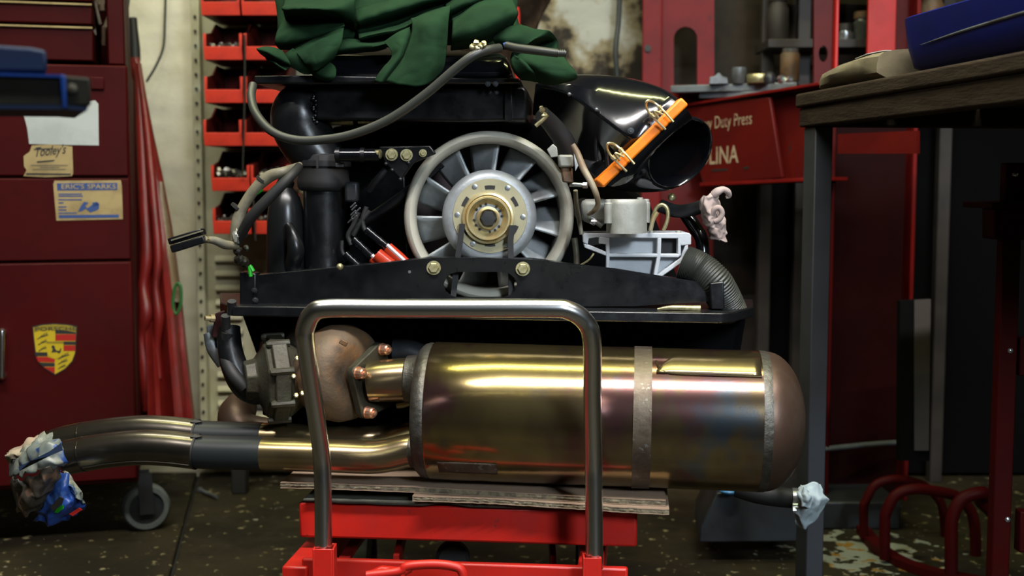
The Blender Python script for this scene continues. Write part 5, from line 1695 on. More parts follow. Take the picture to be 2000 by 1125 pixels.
MB().prism([E(1121, 300, 1.71), E(1136, 310, 1.71), E(1124, 334, 1.71)], (0, 0.004, 0)).build('sensor_tab', M['alu'], eng)
mb = MB()
mb.tube([E(1112, 360, 1.73), E(1146, 362, 1.73)], m(4.5, YR), n=10)
mb.lathe([(0, m(6.5, YR)), (0.006, m(6.5, YR))], E(1139, 362, 1.73), (1, -0.3, 0), n=6)
mb.build('long_bolt', M['bright'], eng)
MB().tube([E(1118, 282, 1.68), E(1128, 300, 1.68), E(1140, 330, 1.675), E(1154, 355, 1.67), E(1164, 378, 1.67), E(1168, 398, 1.68), E(1160, 412, 1.69), E(1150, 418, 1.72)], [m(5, YR), m(6, YR), m(6.5, YR), m(6, YR), m(5.5, YR), m(5, YR), m(4.5, YR), m(4, YR)], n=12, steps=40).build('brown_fuel_line', M['brown'], eng)
MB().tube([E(1124, 372, 1.72), E(1126, 400, 1.73), E(1132, 435, 1.75), E(1136, 458, 1.75)], m(4.5, YR), n=10, steps=14).build('cream_tube', M['loom'], eng)
MB().tube([E(1130, 520, 1.76), E(1150, 508, 1.75), E(1160, 495, 1.75)], 0.0014, n=6, steps=8).build('thin_wire', M['boltgold'], eng)
MB().tube([E(1122, 465, 1.77), E(1126, 500, 1.77), E(1126, 530, 1.77)], m(6, YR), n=10, steps=10).build('drop_pipe', M['castdark'], eng)
MB().lathe([(-0.02, m(22, YR)), (0, m(24, YR)), (0.012, m(20, YR))], E(1140, 410, 1.82), (-0.2, -1, 0), n=20).build('distributor_side', M['rubber'], eng)
# regulator drum
YG = 1.69
drum = MB()
n_ = 40
cR = E(1224, 455, YG + 0.03)
hgt = E(1224, 388, YG).z - E(1224, 455, YG).z
prof_r = m(40, YG)
rings = []
for t, f_ in ((0, 1.0), (0.85 * hgt, 1.0), (0.94 * hgt, 0.97), (hgt, 0.90)):
    ring = []
    for k in range(n_):
        a = 2 * math.pi * k / n_
        lob = 1 + 0.10 * max(0, math.cos(2 * (a - 0.9))) ** 6
        ring.append(cR + V((prof_r * f_ * lob * math.cos(a), prof_r * f_ * lob * math.sin(a), t)))
    rings.append(ring)
drum.loft(rings)
dm = drum.build('fuel_regulator', M['aluwarm'], eng, angle=50)
for x, y, Y in ((1188, 396, 1.70), (1250, 392, 1.715), (1262, 395, 1.72)):
    b_ = E(x, y, Y)
    MB().lathe([(-0.028, m(8, YG)), (-0.001, m(8, YG)), (0, m(6.5, YG)), (0.004, m(6.2, YG)), (0.0045, m(4, YG))], b_, (0, 0, 1), n=12).build('cover_screw', M['aluwarm'], dm)
MB().prism([E(1135, 390, 1.76), E(1190, 388, 1.76), E(1190, 440, 1.76), E(1140, 436, 1.76)], (0, 0.03, 0)).build('regulator_body', M['aluwarm'], dm, bevel=0.008)
mb = MB()
mb.ball(E(1160, 432, 1.76), m(7, YG), 8, 6, 0.2, 1)
mb.tube([E(1154, 426, 1.76), E(1176, 442, 1.76)], m(5, YG), n=8)
mb.build('banjo_union', M['bright'], dm)
mb = MB()
mb.tube([E(1272, 440, 1.76), E(1276, 420, 1.76), E(1284, 404, 1.76), E(1294, 400, 1.76), E(1303, 408, 1.76), E(1304, 428, 1.76), E(1296, 450, 1.76)], m(4, YG), n=10, steps=36)
mb.build('bent_fuel_pipe', M['boltgold'], eng)
MB().tube([E(1270, 450, 1.755), E(1276, 428, 1.755), E(1284, 414, 1.755)], m(4.5, YG), n=10, steps=10).build('brass_pipe', M['gold'], eng)
# cast silver bracket with webbed pockets
YB_ = 1.765
K = lambda pts, Y=YB_: [E(x, y, Y) for x, y in pts]
mbk = MB()
bk = lambda pts, d, Y=YB_: mbk.prism(K(pts, Y), (0, d, 0))
back_ = 0.010
# back panels of pockets
bk([(1188, 462), (1286, 462), (1286, 498), (1188, 498)], 0.004, YB_ + back_)
bk([(1188, 498), (1282, 498), (1279, 541), (1188, 532)], 0.004, YB_ + back_)
bk([(1286, 498), (1328, 500), (1284, 541), (1279, 541)], 0.004, YB_ + back_)
bk([(1328, 480), (1344, 478), (1344, 504), (1326, 504)], 0.004, YB_ + back_)
bk([(1142, 462), (1188, 462), (1188, 475), (1150, 480), (1144, 478)], 0.004, YB_ + back_ * 2)
bkt = mbk.build('alternator_bracket', M['alupaint'], eng, smooth=False)
mbk = MB()
for pts in ([(1138, 457), (1166, 456), (1346, 455), (1350, 459), (1350, 478), (1330, 480), (1326, 474), (1326, 466), (1166, 464), (1150, 466), (1148, 478), (1139, 474)],
            [(1184, 464), (1191, 464), (1191, 498), (1190, 534), (1184, 533)], [(1284, 464), (1292, 464), (1291, 500), (1283, 542), (1276, 540), (1283, 500)],
            [(1184, 495), (1330, 496), (1326, 503), (1184, 502)], [(1324, 464), (1330, 464), (1330, 500), (1324, 500)],
            [(1344, 478), (1345, 504), (1290, 542), (1279, 541), (1330, 503), (1338, 480)], [(1140, 476), (1150, 478), (1184, 492), (1184, 500), (1142, 484)], [(1170, 462), (1185, 464), (1185, 478), (1170, 476)]):
    mbk.prism(K(pts, YB_ - 0.006), (0, 0.018, 0))
mbk.build('bracket_webs', M['alupaint'], bkt, bevel=0.0012, smooth=False)
MB().prism([E(1140, 456, YB_ - 0.006), E(1346, 455, YB_ - 0.006), E(1346, 458, YB_ - 0.006), E(1140, 459, YB_ - 0.006)], (0, 0.09, 0)).build('bracket_top', M['alupaint'], bkt, bevel=0.0008)
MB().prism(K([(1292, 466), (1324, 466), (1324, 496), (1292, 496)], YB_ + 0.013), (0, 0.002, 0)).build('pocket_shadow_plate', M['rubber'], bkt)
bolt(E(1350, 488, 1.765), m(5, 1.7), M['aluwarm'], bkt, axis=V((0.8, -0.5, 0.2)))
for x in (1214, 1246, 1272, 1325):
    MB().lathe([(0, m(6, YB_)), (0.003, m(5, YB_))], E(x, 454.5, YB_ + 0.01), (0, 0, 1), n=12).build('stud', M['aluwarm'], bkt)
# ribbed duct hose
pts = [E(1335, 512, 1.76), E(1365, 525, 1.755), E(1395, 550, 1.75), E(1415, 585, 1.76), E(1428, 615, 1.77)]
arr = cr(pts, 200)
rr2 = [m(33, 1.75) * (1 + 0.035 * math.sin(i * 2 * math.pi / 5)) for i in range(200)]
MB().tube([V(a) for a in arr], rr2, n=24).build('ribbed_duct', M['hose'], eng, angle=80)
# pipe stuffed with the pink tissue, and dark strut below it
MB().tube([E(1290, 402, 1.86), E(1320, 412, 1.85), E(1348, 410, 1.84), E(1376, 402, 1.83)], m(13, 1.84), n=16, steps=20).build('breather_pipe', M['darksteel'], eng)
MB().tube([E(1340, 418, 1.87), E(1358, 445, 1.86), E(1371, 470, 1.85), E(1374, 520, 1.84)], [m(14, 1.85), m(14, 1.85), m(13, 1.85), m(13, 1.85)], n=16, steps=20).build('oil_pipe', M['gloss'], eng)
MB().ball(E(1312, 385, 1.85), m(8, 1.85), 10, 8).build('pipe_plug', M['boltgold'], eng)

# ---- turbocharger
YK = 1.70
ca = V((-0.93, -0.34, -0.02)).normalized()
cc = E(545, 738, YK + 0.03)
comp = MB()
q2 = lambda r: m(r, YK)
comp.lathe([(-0.035, q2(58)), (-0.02, q2(74)), (-0.008, q2(86)), (-0.008, q2(92)), (0.014, q2(92)), (0.014, q2(84)), (0.022, q2(78)), (0.026, q2(60)), (0.034, q2(44)), (0.05, q2(40))], cc, ca, n=8, ph=0.3)
comp = comp.build('compressor_housing', M['castdark'], eng, bevel=0.004, angle=30)
_, cu, cv = basis(ca)
for k in range(8):
    a = 0.3 + 2 * math.pi * (k) / 8
    p = cc + (cu * math.cos(a) + cv * math.sin(a)) * q2(86)
    MB().lathe([(-0.012, q2(8)), (0.017, q2(8)), (0.021, q2(5))], p, ca, n=8).build('clamp_bolt', M['castdark'], comp)
MB().tube([E(520, 748, 1.72), E(496, 756, 1.725), E(474, 744, 1.72), E(458, 715, 1.72), E(449, 680, 1.725), E(446, 640, 1.735)], [q2(40), q2(36), q2(30), q2(27), q2(25), q2(24)], n=18, steps=28).build('inlet_hose', M['black'], comp)
MB().lathe([(-0.003, q2(37)), (0.003, q2(37))], E(494, 750, 1.725), (0.95, 0.1, -0.25), n=28).build('hose_clamp', M['steel'], comp)
MB().tube([cc - ca * 0.02, cc - ca * 0.075], [q2(56), q2(50)], n=24).build('bearing_housing', M['rust'], eng)
for x, y in ((573, 735), (580, 700), (578, 772), (590, 768)):
    MB().lathe([(0, q2(5)), (0.005, q2(5)), (0.006, q2(3))], E(x, y, YK - 0.03), (0.3, -1, 0.2), n=6).build('brass_nut', M['gold'], eng, angle=20)
mb = MB()
tcn = E(672, 735, YK + 0.02)
ta = V((0.82, -0.57, 0)).normalized()
_, tu, tv = basis(ta)
# volute: rounded scroll
rings = []
for t, r in ((-0.058, 46), (-0.055, 66), (-0.043, 86), (-0.024, 97), (-0.002, 99), (0.014, 92), (0.024, 78), (0.028, 60)):
    ring = []
    for k in range(40):
        a = 2 * math.pi * k / 40
        sc_ = 1.0 + 0.06 * math.cos(a - 1.2)
        ring.append(tcn + ta * t + (tu * math.cos(a) + tv * math.sin(a)) * q2(r) * sc_)
    rings.append(ring)
mb.loft(rings)
turb = mb.build('turbine_housing', M['rust'], eng, angle=60)
mb = MB()
for i, (x, y) in enumerate(((668, 664), (674, 667), (672, 674), (666, 671), (663, 667))):
    pass
pc_ = E(671, 669, YK - 0.050)
mb.box(pc_, (m(16, YK), 0.006, m(10, YK)), Matrix.Rotation(0.5, 3, 'Y'))
mb.build('cast_mark', M['rust'], turb, bevel=0.001)
# outlet flange: rounded triangular plate facing the muffler
fo = E(712, 742, YK - 0.012)
def fl(px, py):
    return PP(px, py, fo, ta)


corners = [(745, 682), (697, 728), (716, 805), (768, 780)]
cpts = []
ctr_ = fl(732, 745)
for x, y in corners:
    p = fl(x, y)
    d_ = (p - ctr_).normalized()
    sd_ = ta.cross(d_)
    for s_ in (-0.9, -0.45, 0, 0.45, 0.9):
        cpts.append(p + d_ * (q2(13) * math.cos(s_ * 1.2)) + sd_ * (q2(14) * math.sin(s_ * 1.2)) * (1))
# order around the centre
cpts.sort(key=lambda p: math.atan2((p - ctr_).dot(tv), (p - ctr_).dot(tu)))
flg = MB().prism(cpts, ta * -0.012).build('outlet_flange', M['castdark'], turb, bevel=0.0015)
for x, y in corners[:3]:
    p = fl(x, y) + ta * 0.001
    MB().lathe([(0, q2(13)), (0.002, q2(13)), (0.002, q2(11.5)), (0.011, q2(11)), (0.013, q2(9)), (0.013, q2(5.5)), (0.016, q2(5)), (0.017, q2(2))], p, ta, n=6 if False else 12).build('copper_nut', M['copper'], turb, angle=25)
MB().tube([E(610, 640, 1.80), E(590, 660, 1.80), E(575, 690, 1.80)], q2(30), n=14, steps=10).build('wastegate_body', M['castdark'], eng)
# grey clutter at far left of the tray
MB().tube([E(405, 650, 1.74), E(418, 680, 1.74), E(436, 712, 1.74)], [q2(9), q2(16), q2(13)], n=12, steps=10).build('bracket_leg', M['steel'], eng)
MB().prism([E(402, 636, 1.735), E(430, 628, 1.735), E(440, 700, 1.735), E(420, 710, 1.735), E(404, 660, 1.735)], (0, 0.02, 0)).build('mount_plate', M['steel'], eng, bevel=0.003)
mb = MB()
mb.lathe([(0, q2(8)), (0.006, q2(8)), (0.006, q2(5)), (0.014, q2(5))], E(418, 622, 1.72), (-0.8, -0.6, 0.1), n=8)
mb.build('brass_stud', M['gold'], eng)
MB().prism([E(420, 612, 1.72), E(446, 604, 1.72), E(438, 660, 1.72), E(412, 660, 1.72)], (0, 0.02, 0)).build('rubber_mount', M['maroonblock'], eng, bevel=0.002)
for (x, y) in ((453, 612), (441, 640)):
    MB().lathe([(0, q2(10)), (0.01, q2(9)), (0.02, q2(9))], E(x, y, 1.70), (0.1, -0.4, 0.9), n=10).build('hose_spigot', M['darksteel'], eng)
MB().tube([E(446, 650, 1.72), E(440, 690, 1.72), E(455, 730, 1.70), E(480, 758, 1.70)], q2(14), n=12, steps=16).build('oil_hose', M['rubber'], eng)
MB().tube([E(440, 722, 1.74), E(452, 735, 1.74), E(462, 742, 1.74)], q2(9), n=10, steps=8).build('drain_stub', M['rubber'], eng)
# brown crossover pipe behind
MB().tube([E(560, 850, 1.88), E(510, 845, 1.88), E(476, 838, 1.88), E(462, 815, 1.90), E(470, 795, 1.95)], [m(32, 1.88), m(32, 1.88), m(36, 1.88), m(38, 1.9), m(34, 1.9)], n=20, steps=24).build('crossover_pipe', M['dome'], eng)

# ---- muffler
YM = 1.70
mA, mB_ = E(835, 801, YM), E(1480, 822, YM)
md = (mB_ - mA).normalized()
RM = m(137, YM) * 0.995
LM = (mB_ - mA).length
muf = MB().lathe([(0.007, RM * 0.975), (0.010, RM), (LM * 0.25, RM), (LM * 0.5, RM), (LM * 0.75, RM), (LM, RM)], mA, md, n=96, cap0=True, cap1=True).build('muffler', M['muffler'], eng, angle=60)
muf['label'] = 'gold heat tinted cylindrical muffler'
MB().lathe([(-0.012, RM * 0.60), (-0.012, RM * 0.80), (-0.010, RM * 0.90), (-0.004, RM * 0.965), (0.003, RM * 0.99), (0.008, RM * 0.985), (0.010, RM * 0.97)], mA, md, n=72, cap0=True, cap1=False).build('end_cap', M['weld'], muf)
prof = [(LM - 0.001, RM * 1.004), (LM + 0.007, RM * 1.002), (LM + 0.012, RM * 0.985)]
MB().lathe(prof, mA, md, n=72, cap0=False, cap1=False).build('weld_seam', M['weld'], muf)
DL = m(76, YM)
prof = [(LM + 0.009 + DL * 0.0, RM * 0.99)] + [(LM + 0.009 + DL * math.sin(a), RM * 0.99 * math.cos(a) ** 0.95) for a in np.linspace(0.1, math.pi / 2 - 0.04, 12)]
MB().lathe(prof, mA, md, n=72, cap0=False).build('domed_end', M['dome'], muf)
sx_ = LM * (1257 - 835) / (1480 - 835)
hw_ = m(17, YM)
MB().lathe([(sx_ - hw_, RM), (sx_ - hw_, RM + 0.0016), (sx_ + hw_, RM + 0.0016), (sx_ + hw_, RM)], mA, md, n=96, cap0=False, cap1=False).build('tarnished_strap', M['strap'], muf)
# flattened recess on the upper right shoulder: raised rim around a flat
_, xu, xv = basis(md)
def cyl(s, ang, r):
    """ang measured from the camera side upwards"""
    side = V((md.y, -md.x, 0)).normalized()
    return mA + md * s + (side * math.cos(ang) + UP * math.sin(ang)) * r


rec = []
rows = []
s0, s1 = LM * (1283 - 835) / 645, LM * 0.995
for s_ in np.linspace(s0, s1, 12):
    f_ = min(1, (s_ - s0) / 0.02)
    rows.append([cyl(s_, a, RM + (0.0012 if j in (0, 4) else 0.0018) * 1.0) for j, a in enumerate(np.linspace(math.radians(48), math.radians(48 + 22 * max(f_, 0.1)), 5))])
MB().surf(rows, 14, 8).build('flat_recess', M['pipegold'], muf, solid=0.0012)
mb = MB()
pts = [cyl(s_, math.radians(a), RM + 0.0008) for s_, a in ((s1, 47.5), (s0 + 0.05, 47.5), (s0 + 0.016, 48.5), (s0 + 0.004, 53), (s0, 62))]
mb.tube(pts, 0.0016, n=8, steps=40)
mb.build('recess_rim', M['muffler'], muf)
# riveted maker plate, blank
rows = []
for s_ in (LM * (872 - 835) / 645, LM * (985 - 835) / 645):
    rows.append([cyl(s_, math.radians(a), RM + 0.0009) for a in (-34, -40, -48)])
MB().surf(rows, 4, 6).build('blank_plate', M['strap'], muf, solid=0.0008)
# inlet neck
nk = MB().tube([E(722, 746, YM), E(745, 744, YM), E(775, 742, YM), E(800, 741, YM), E(824, 743, YM)], [m(40, YM), m(42, YM), m(43, YM), m(43, YM), m(43, YM)], n=28, steps=24).build('inlet_neck', M['pipegold'], muf)
MB().lathe([(-0.010, m(43, YM)), (-0.008, m(47, YM)), (0.004, m(49, YM)), (0.012, m(55, YM))], E(806, 741, YM), md, n=32, cap0=False, cap1=False).build('neck_collar', M['weld'], muf)
MB().tube([E(770, 690, 1.80), E(800, 690, 1.80), E(830, 705, 1.80)], m(28, 1.8), n=16, steps=10).build('blue_grey_pipe', M['darksteel'], eng)
MB().tube([E(775, 792, 1.74), E(790, 790, 1.74), E(806, 782, 1.74)], m(7, 1.7), n=8, steps=8).build('neck_stud', M['boltgold'], muf)

# ---- twin tail pipes
def pipe_path(dy, Y, x0=88):
    return [(830, 882 + dy, Y), (800, 880 + dy, Y), (760, 889 + dy, Y), (720, 893 + dy, Y), (640, 890 + dy, Y), (510, 886 + dy, Y), (400, 883 + dy, Y), (330, 876 + dy, Y), (270, 874 + dy, Y), (200, 881 + dy, Y), (130, 894 + dy, Y), (x0, 908 + dy, Y)]


for nm, dy, Y, lb in (('tail_pipe', 0, 1.66, 'front'), ('tail_pipe', -30, 1.745, 'rear')):
    path = pipe_path(dy, Y)
    def X(px):
        # point along path at px by Catmull sampling
        a = cr([list(p_) for p_ in path], 200)
        i = int(np.argmin(abs(a[:, 0] - px)))
        return V(E(*a[i]))
    def seg(x0, x1, n_=30):
        return [X(x0 + (x1 - x0) * i / (n_ - 1)) for i in range(n_)]
    rad = m(33, 1.68)
    tp = MB().tube(seg(828, 508, 40), rad, n=28).build(nm, M['pipegold'], muf)
    MB().tube(seg(511, 384, 16), rad * 1.02, n=28).build('dark_sleeve', M['sleevedark'], tp)
    xj = 384
    xe = 130 if dy == 0 else 80
    MB().tube(seg(xj - 2, xe, 40), rad * 1.08, n=28).build('outer_sleeve', M['sleeve'], tp)
    # cut edge ring, longitudinal slit and clips on the sleeve
    for xx, mt in ((xj, 'ink'), (164, 'sleeve')):
        d_ = X(xx + 6) - X(xx - 6)
        MB().lathe([(-0.0014, rad * 1.085), (-0.0014, rad * 1.10), (0.0014, rad * 1.10), (0.0014, rad * 1.085)], X(xx), d_, n=28, cap0=False, cap1=False).build('sleeve_edge', M[mt], tp)
    if dy == 0:
        low = [p + V((0, -0.80, -0.62)) * rad * 1.09 for p in seg(376, 170, 30)]
        MB().tube(low, 0.0011, n=6).build('sleeve_slit', M['sleeve'], tp)
        d_ = (X(830) - X(806))
        MB().lathe([(-0.012, rad), (0.0, rad * 1.06), (0.012, rad * 1.25)], X(815), d_, n=28, cap0=False, cap1=False).build('pipe_weld', M['weld'], tp)
    MB().prism([X(xj + 4) + V((0, -0.5, 0.9)) * rad * 1.1, X(xj + 12) + V((0, -0.4, 0.95)) * rad * 1.13, X(xj - 2) + V((0, -0.3, 1)) * rad * 1.16, X(xj - 8) + V((0, -0.5, 0.9)) * rad * 1.12], (0, 0.006, 0)).build('sleeve_clip', M['ink'], tp)

# ---- oil return hose low right with clamp
oh = MB().tube([E(1440, 950, 1.93), E(1480, 962, 1.92), E(1520, 970, 1.91), E(1552, 974, 1.90)], [m(22, 1.9), m(22, 1.9), m(20, 1.9), m(19, 1.9)], n=18, steps=20).build('oil_return_hose', M['rubber'], eng)
cl = MB()
cl.lathe([(-0.006, m(21, 1.9)), (0.006, m(21, 1.9))], E(1554, 974, 1.90), (1, -0.1, -0.05), n=20)
cl.lathe([(0, m(7, 1.9)), (0.012, m(7, 1.9))], E(1548, 996, 1.88), (1, 0, 0.1), n=8)
cl.build('hose_clamp', M['bright'], oh)
MB().prism([E(1530, 912, 1.86), E(1542, 906, 1.86), E(1545, 926, 1.86), E(1532, 938, 1.86), E(1522, 935, 1.86)], (0, 0.03, 0)).build('mount_tab', M['darksteel'], eng, bevel=0.002)

# ================================================================== TISSUE PLUGS AND RAG
def crumple(rows, name, mt, lb, cat, nu=22, nv=22, amp=0.004, seed=0, solid=0.0012):
    mb = MB().surf(rows, nu, nv)
    for i, v_ in enumerate(mb.v):
        nz = V((mn.noise(v_ * 55 + V((seed, 0, 0))), mn.noise(v_ * 55 + V((0, seed, 7))), mn.noise(v_ * 55 + V((3, 0, seed)))))
        n2 = V((mn.noise(v_ * 130 + V((seed, 0, 0))), mn.noise(v_ * 130 + V((0, seed, 7))), mn.noise(v_ * 130 + V((3, 0, seed)))))
        mb.v[i] = v_ + nz * amp + n2 * amp * 0.45
    o = mb.build(name, mt, solid=solid, angle=70)
    return tag(o, lb, cat)


t0 = thing('pink_tissue', E(1388, 405, 1.83), 'dusty pink twisted tissue plugging the pipe behind the intake horn', 'tissue')
def tpart(rows, nm, mt, par, **k):
    mb = MB().surf(rows, 34, 30)
    sd = k.get('seed', 0)
    for i, v_ in enumerate(mb.v):
        mb.v[i] = v_ + V((mn.noise(v_ * 60 + V((sd, 0, 0))), mn.noise(v_ * 60 + V((0, sd, 7))), mn.noise(v_ * 60 + V((3, 0, sd))))) * k.get('amp', 0.004)
        mb.v[i] += V((mn.noise(v_ * 150 + V((sd, 1, 0))), mn.noise(v_ * 150 + V((0, sd, 3))), mn.noise(v_ * 150 + V((9, 0, sd))))) * (0.0028 if k.get('amp', 0.004) < 0.0055 else 0.0012)
    return mb.build(nm, mt, par, solid=0.0014, angle=75)


Yp = 1.815
tpart([[E(1368, 388, Yp), E(1378, 384, Yp - .015), E(1394, 376, Yp), E(1400, 372, Yp + .02)], [E(1367, 410, Yp), E(1380, 405, Yp - .022), E(1396, 395, Yp - .008), E(1404, 388, Yp + .02)],
       [E(1370, 432, Yp), E(1384, 428, Yp - .018), E(1396, 425, Yp - .01), E(1410, 412, Yp + .02)], [E(1376, 440, Yp), E(1388, 444, Yp - .012), E(1400, 440, Yp), E(1412, 432, Yp + .02)]], 'tissue_wad', M['pink'], t0, seed=2)
tpart([[E(1382, 430, Yp), E(1394, 428, Yp - .01), E(1408, 424, Yp - .006), E(1414, 420, Yp + .01)], [E(1384, 450, Yp), E(1396, 448, Yp - .014), E(1408, 446, Yp - .004), E(1417, 440, Yp + .01)],
       [E(1388, 466, Yp), E(1400, 470, Yp - .008), E(1412, 472, Yp), E(1418, 472, Yp + .01)]], 'tissue_tail', M['pink'], t0, seed=5)
mb = MB()
mb.tube([E(1394, 380, Yp - .01), E(1402, 374, Yp - .012), E(1412, 370, Yp - .01), E(1421, 374, Yp - .006), E(1424, 382, Yp), E(1418, 386, Yp)], [m(8, Yp), m(8, Yp), m(6, Yp), m(6, Yp), m(5, Yp), m(3, Yp)], n=10, steps=24)
mb.tube([E(1390, 420, Yp - .016), E(1396, 408, Yp - .02), E(1405, 406, Yp - .02), E(1410, 416, Yp - .018), E(1405, 428, Yp - .016), E(1396, 432, Yp - .014)], m(5.5, Yp), n=10, steps=28)
mb.build('twisted_ends', M['pink'], t0)

Yt = 1.885
t0 = thing('blue_tissue', E(1575, 985, Yt), 'crumpled pale blue tissue plugging the black hose low beside the bench leg', 'tissue')
tpart([[E(1560, 950, Yt), E(1580, 944, Yt - .01), E(1602, 946, Yt - .006)], [E(1560, 972, Yt - .02), E(1582, 966, Yt - .03), E(1606, 966, Yt - .01)], [E(1556, 994, Yt - .012), E(1584, 984, Yt - .026), E(1616, 978, Yt - .004)],
       [E(1552, 1012, Yt - .004), E(1578, 1004, Yt - .018), E(1612, 990, Yt)], [E(1556, 1028, Yt), E(1570, 1032, Yt - .01), E(1596, 1012, Yt)]], 'tissue_sheet', M['tissue'], t0, seed=8, amp=0.006)
tpart([[E(1562, 946, Yt - .01), E(1572, 950, Yt - .03), E(1590, 960, Yt - .02)], [E(1560, 968, Yt - .02), E(1574, 972, Yt - .04), E(1586, 980, Yt - .03)], [E(1562, 984, Yt - .02), E(1572, 988, Yt - .036), E(1582, 990, Yt - .03)]], 'tissue_fold', M['tissue'], t0, seed=12, amp=0.006)

# printed plastic bag over the tail pipe tips
YBg = 1.62
bag = thing('printed_bag', E(90, 1000, 1.66), 'crumpled printed paper and plastic bag wrapped over the tail pipe ends', 'bag')
Mg = lambda n_, c1, c2, c3, s1=14, s3=20: mat(n_, c1, 0.4, col2=c2, scale=s1, mix=(0.46, 0.54), col3=c3, scale3=s3, mix3=(0.60, 0.64))
Mw = Mg('printed_white_film', (0.24, 0.245, 0.20), (0.15, 0.175, 0.16), (0.02, 0.06, 0.22))
Mgrey = Mg('printed_grey_film', (0.11, 0.115, 0.11), (0.06, 0.05, 0.04), (0.15, 0.09, 0.06))
Mblue = Mg('printed_blue_film', (0.014, 0.045, 0.22), (0.018, 0.06, 0.26), (0.04, 0.10, 0.30))
Mpk = mat('pinkish_paper', (0.34, 0.24, 0.19), 0.85, col2=(0.28, 0.25, 0.17), scale=20)
b1 = tpart([[E(72, 862, YBg + .08), E(84, 850, YBg + .04), E(104, 852, YBg - .02), E(120, 862, YBg - .03)], [E(40, 878, YBg + .05), E(62, 870, YBg - .01), E(92, 866, YBg - .05), E(124, 872, YBg - .045)], [E(20, 904, YBg + .05), E(46, 898, YBg - .02), E(86, 892, YBg - .06), E(126, 894, YBg - .05)],
       [E(18, 930, YBg + .05), E(42, 928, YBg - .025), E(82, 918, YBg - .06), E(122, 912, YBg - .04)]], 'white_film', Mw, bag, seed=21, amp=0.008)
b2 = tpart([[E(22, 925, YBg + .03), E(44, 936, YBg - .03), E(84, 920, YBg - .066), E(122, 905, YBg - .04)], [E(26, 958, YBg + .03), E(50, 956, YBg - .03), E(84, 946, YBg - .066), E(112, 934, YBg - .04)], [E(28, 986, YBg + .03), E(48, 988, YBg - .03), E(76, 976, YBg - .05), E(98, 962, YBg - .03)],
       [E(34, 1002, YBg + .03), E(50, 1006, YBg - .01), E(66, 1000, YBg - .02), E(84, 988, YBg)]], 'grey_film', Mgrey, bag, seed=31, amp=0.008)
b3 = tpart([[E(118, 918, YBg), E(128, 925, YBg - .02), E(138, 945, YBg), E(146, 960, YBg + .02)], [E(98, 960, YBg - .02), E(120, 962, YBg - .04), E(142, 968, YBg - .02), E(166, 984, YBg + .02)], [E(78, 996, YBg - .02), E(112, 994, YBg - .035), E(142, 990, YBg - .02), E(168, 988, YBg + .02)],
       [E(66, 1016, YBg), E(96, 1022, YBg - .02), E(124, 1018, YBg - .01), E(152, 1006, YBg + .02)]], 'blue_film', Mblue, bag, seed=41, amp=0.007)
b4 = tpart([[E(124, 918, YBg + .01), E(134, 926, YBg), E(142, 940, YBg + .01)], [E(138, 945, YBg - .02), E(148, 955, YBg - .02), E(154, 962, YBg + .01)], [E(144, 970, YBg - .02), E(156, 974, YBg - .02), E(166, 984, YBg + .01)]], 'pale_film_edge', Mw, bag, seed=51, amp=0.005)
b5 = tpart([[E(84, 846, YBg + .1), E(60, 858, YBg + .06), E(40, 872, YBg + .06), E(12, 884, YBg + .08)], [E(88, 862, YBg + .03), E(66, 872, YBg + .0), E(42, 884, YBg + .01), E(14, 892, YBg + .05)], [E(70, 884, YBg + .02), E(52, 892, YBg), E(34, 900, YBg + .02), E(20, 906, YBg + .05)]], 'pink_paper', Mpk, bag, seed=61, amp=0.006)
MB().prism([E(36, 912, YBg - .05), E(96, 882, YBg - .085), E(118, 866, YBg - .075), E(122, 880, YBg - .075), E(98, 890, YBg - .085), E(60, 900, YBg - .075), E(38, 920, YBg - .05)], (0, 0.002, 0)).build('blue_band_print', M['bluepaint'], bag)
MB().prism([E(110, 994, YBg - .052), E(122, 986, YBg - .055), E(124, 993, YBg - .055), E(113, 1002, YBg - .052), E(106, 1001, YBg - .052)], (0, 0.002, 0)).build('green_spot_print', M['green'], bag)
MB().prism([E(135, 1004, YBg - .035), E(154, 992, YBg - .025), E(160, 996, YBg - .02), E(142, 1008, YBg - .03)], (0, 0.002, 0)).build('red_spot_print', M['crestred'], bag)
MB().prism([E(98, 990, YBg - .056), E(116, 970, YBg - .06), E(124, 974, YBg - .06), E(120, 986, YBg - .058), E(104, 999, YBg - .055)], (0, 0.002, 0)).build('black_spot_print', M['ink'], bag)

# ================================================================== GREEN JACKET
jk = thing('green_jacket', E(800, 150, 1.78), 'crumpled dark green cotton jacket thrown over the black airbox', 'jacket')
def jp(rows, nm='jacket_fold', nu=40, nv=40, amp=0.0026, seed=0, mt='cloth'):
    mb = MB().surf([[E(p_[0], p_[1], p_[2] + 0.035) for p_ in r] for r in rows], nu, nv)
    for i, v_ in enumerate(mb.v):
        mb.v[i] = v_ + V((mn.noise(v_ * 22 + V((seed, 0, 0))), mn.noise(v_ * 22 + V((0, seed, 7))), mn.noise(v_ * 22 + V((3, 0, seed))))) * amp
        w2 = V((v_.x * 34 + v_.z * 22, v_.y * 30, v_.z * 60 - v_.x * 30))
        mb.v[i] += V((0, -1, 0.5)) * (0.0013 * abs(mn.noise(w2 + V((seed, 0, 0)))) * 2 - 0.001)
    return mb.build(nm, M[mt], jk, solid=0.0022, angle=80)


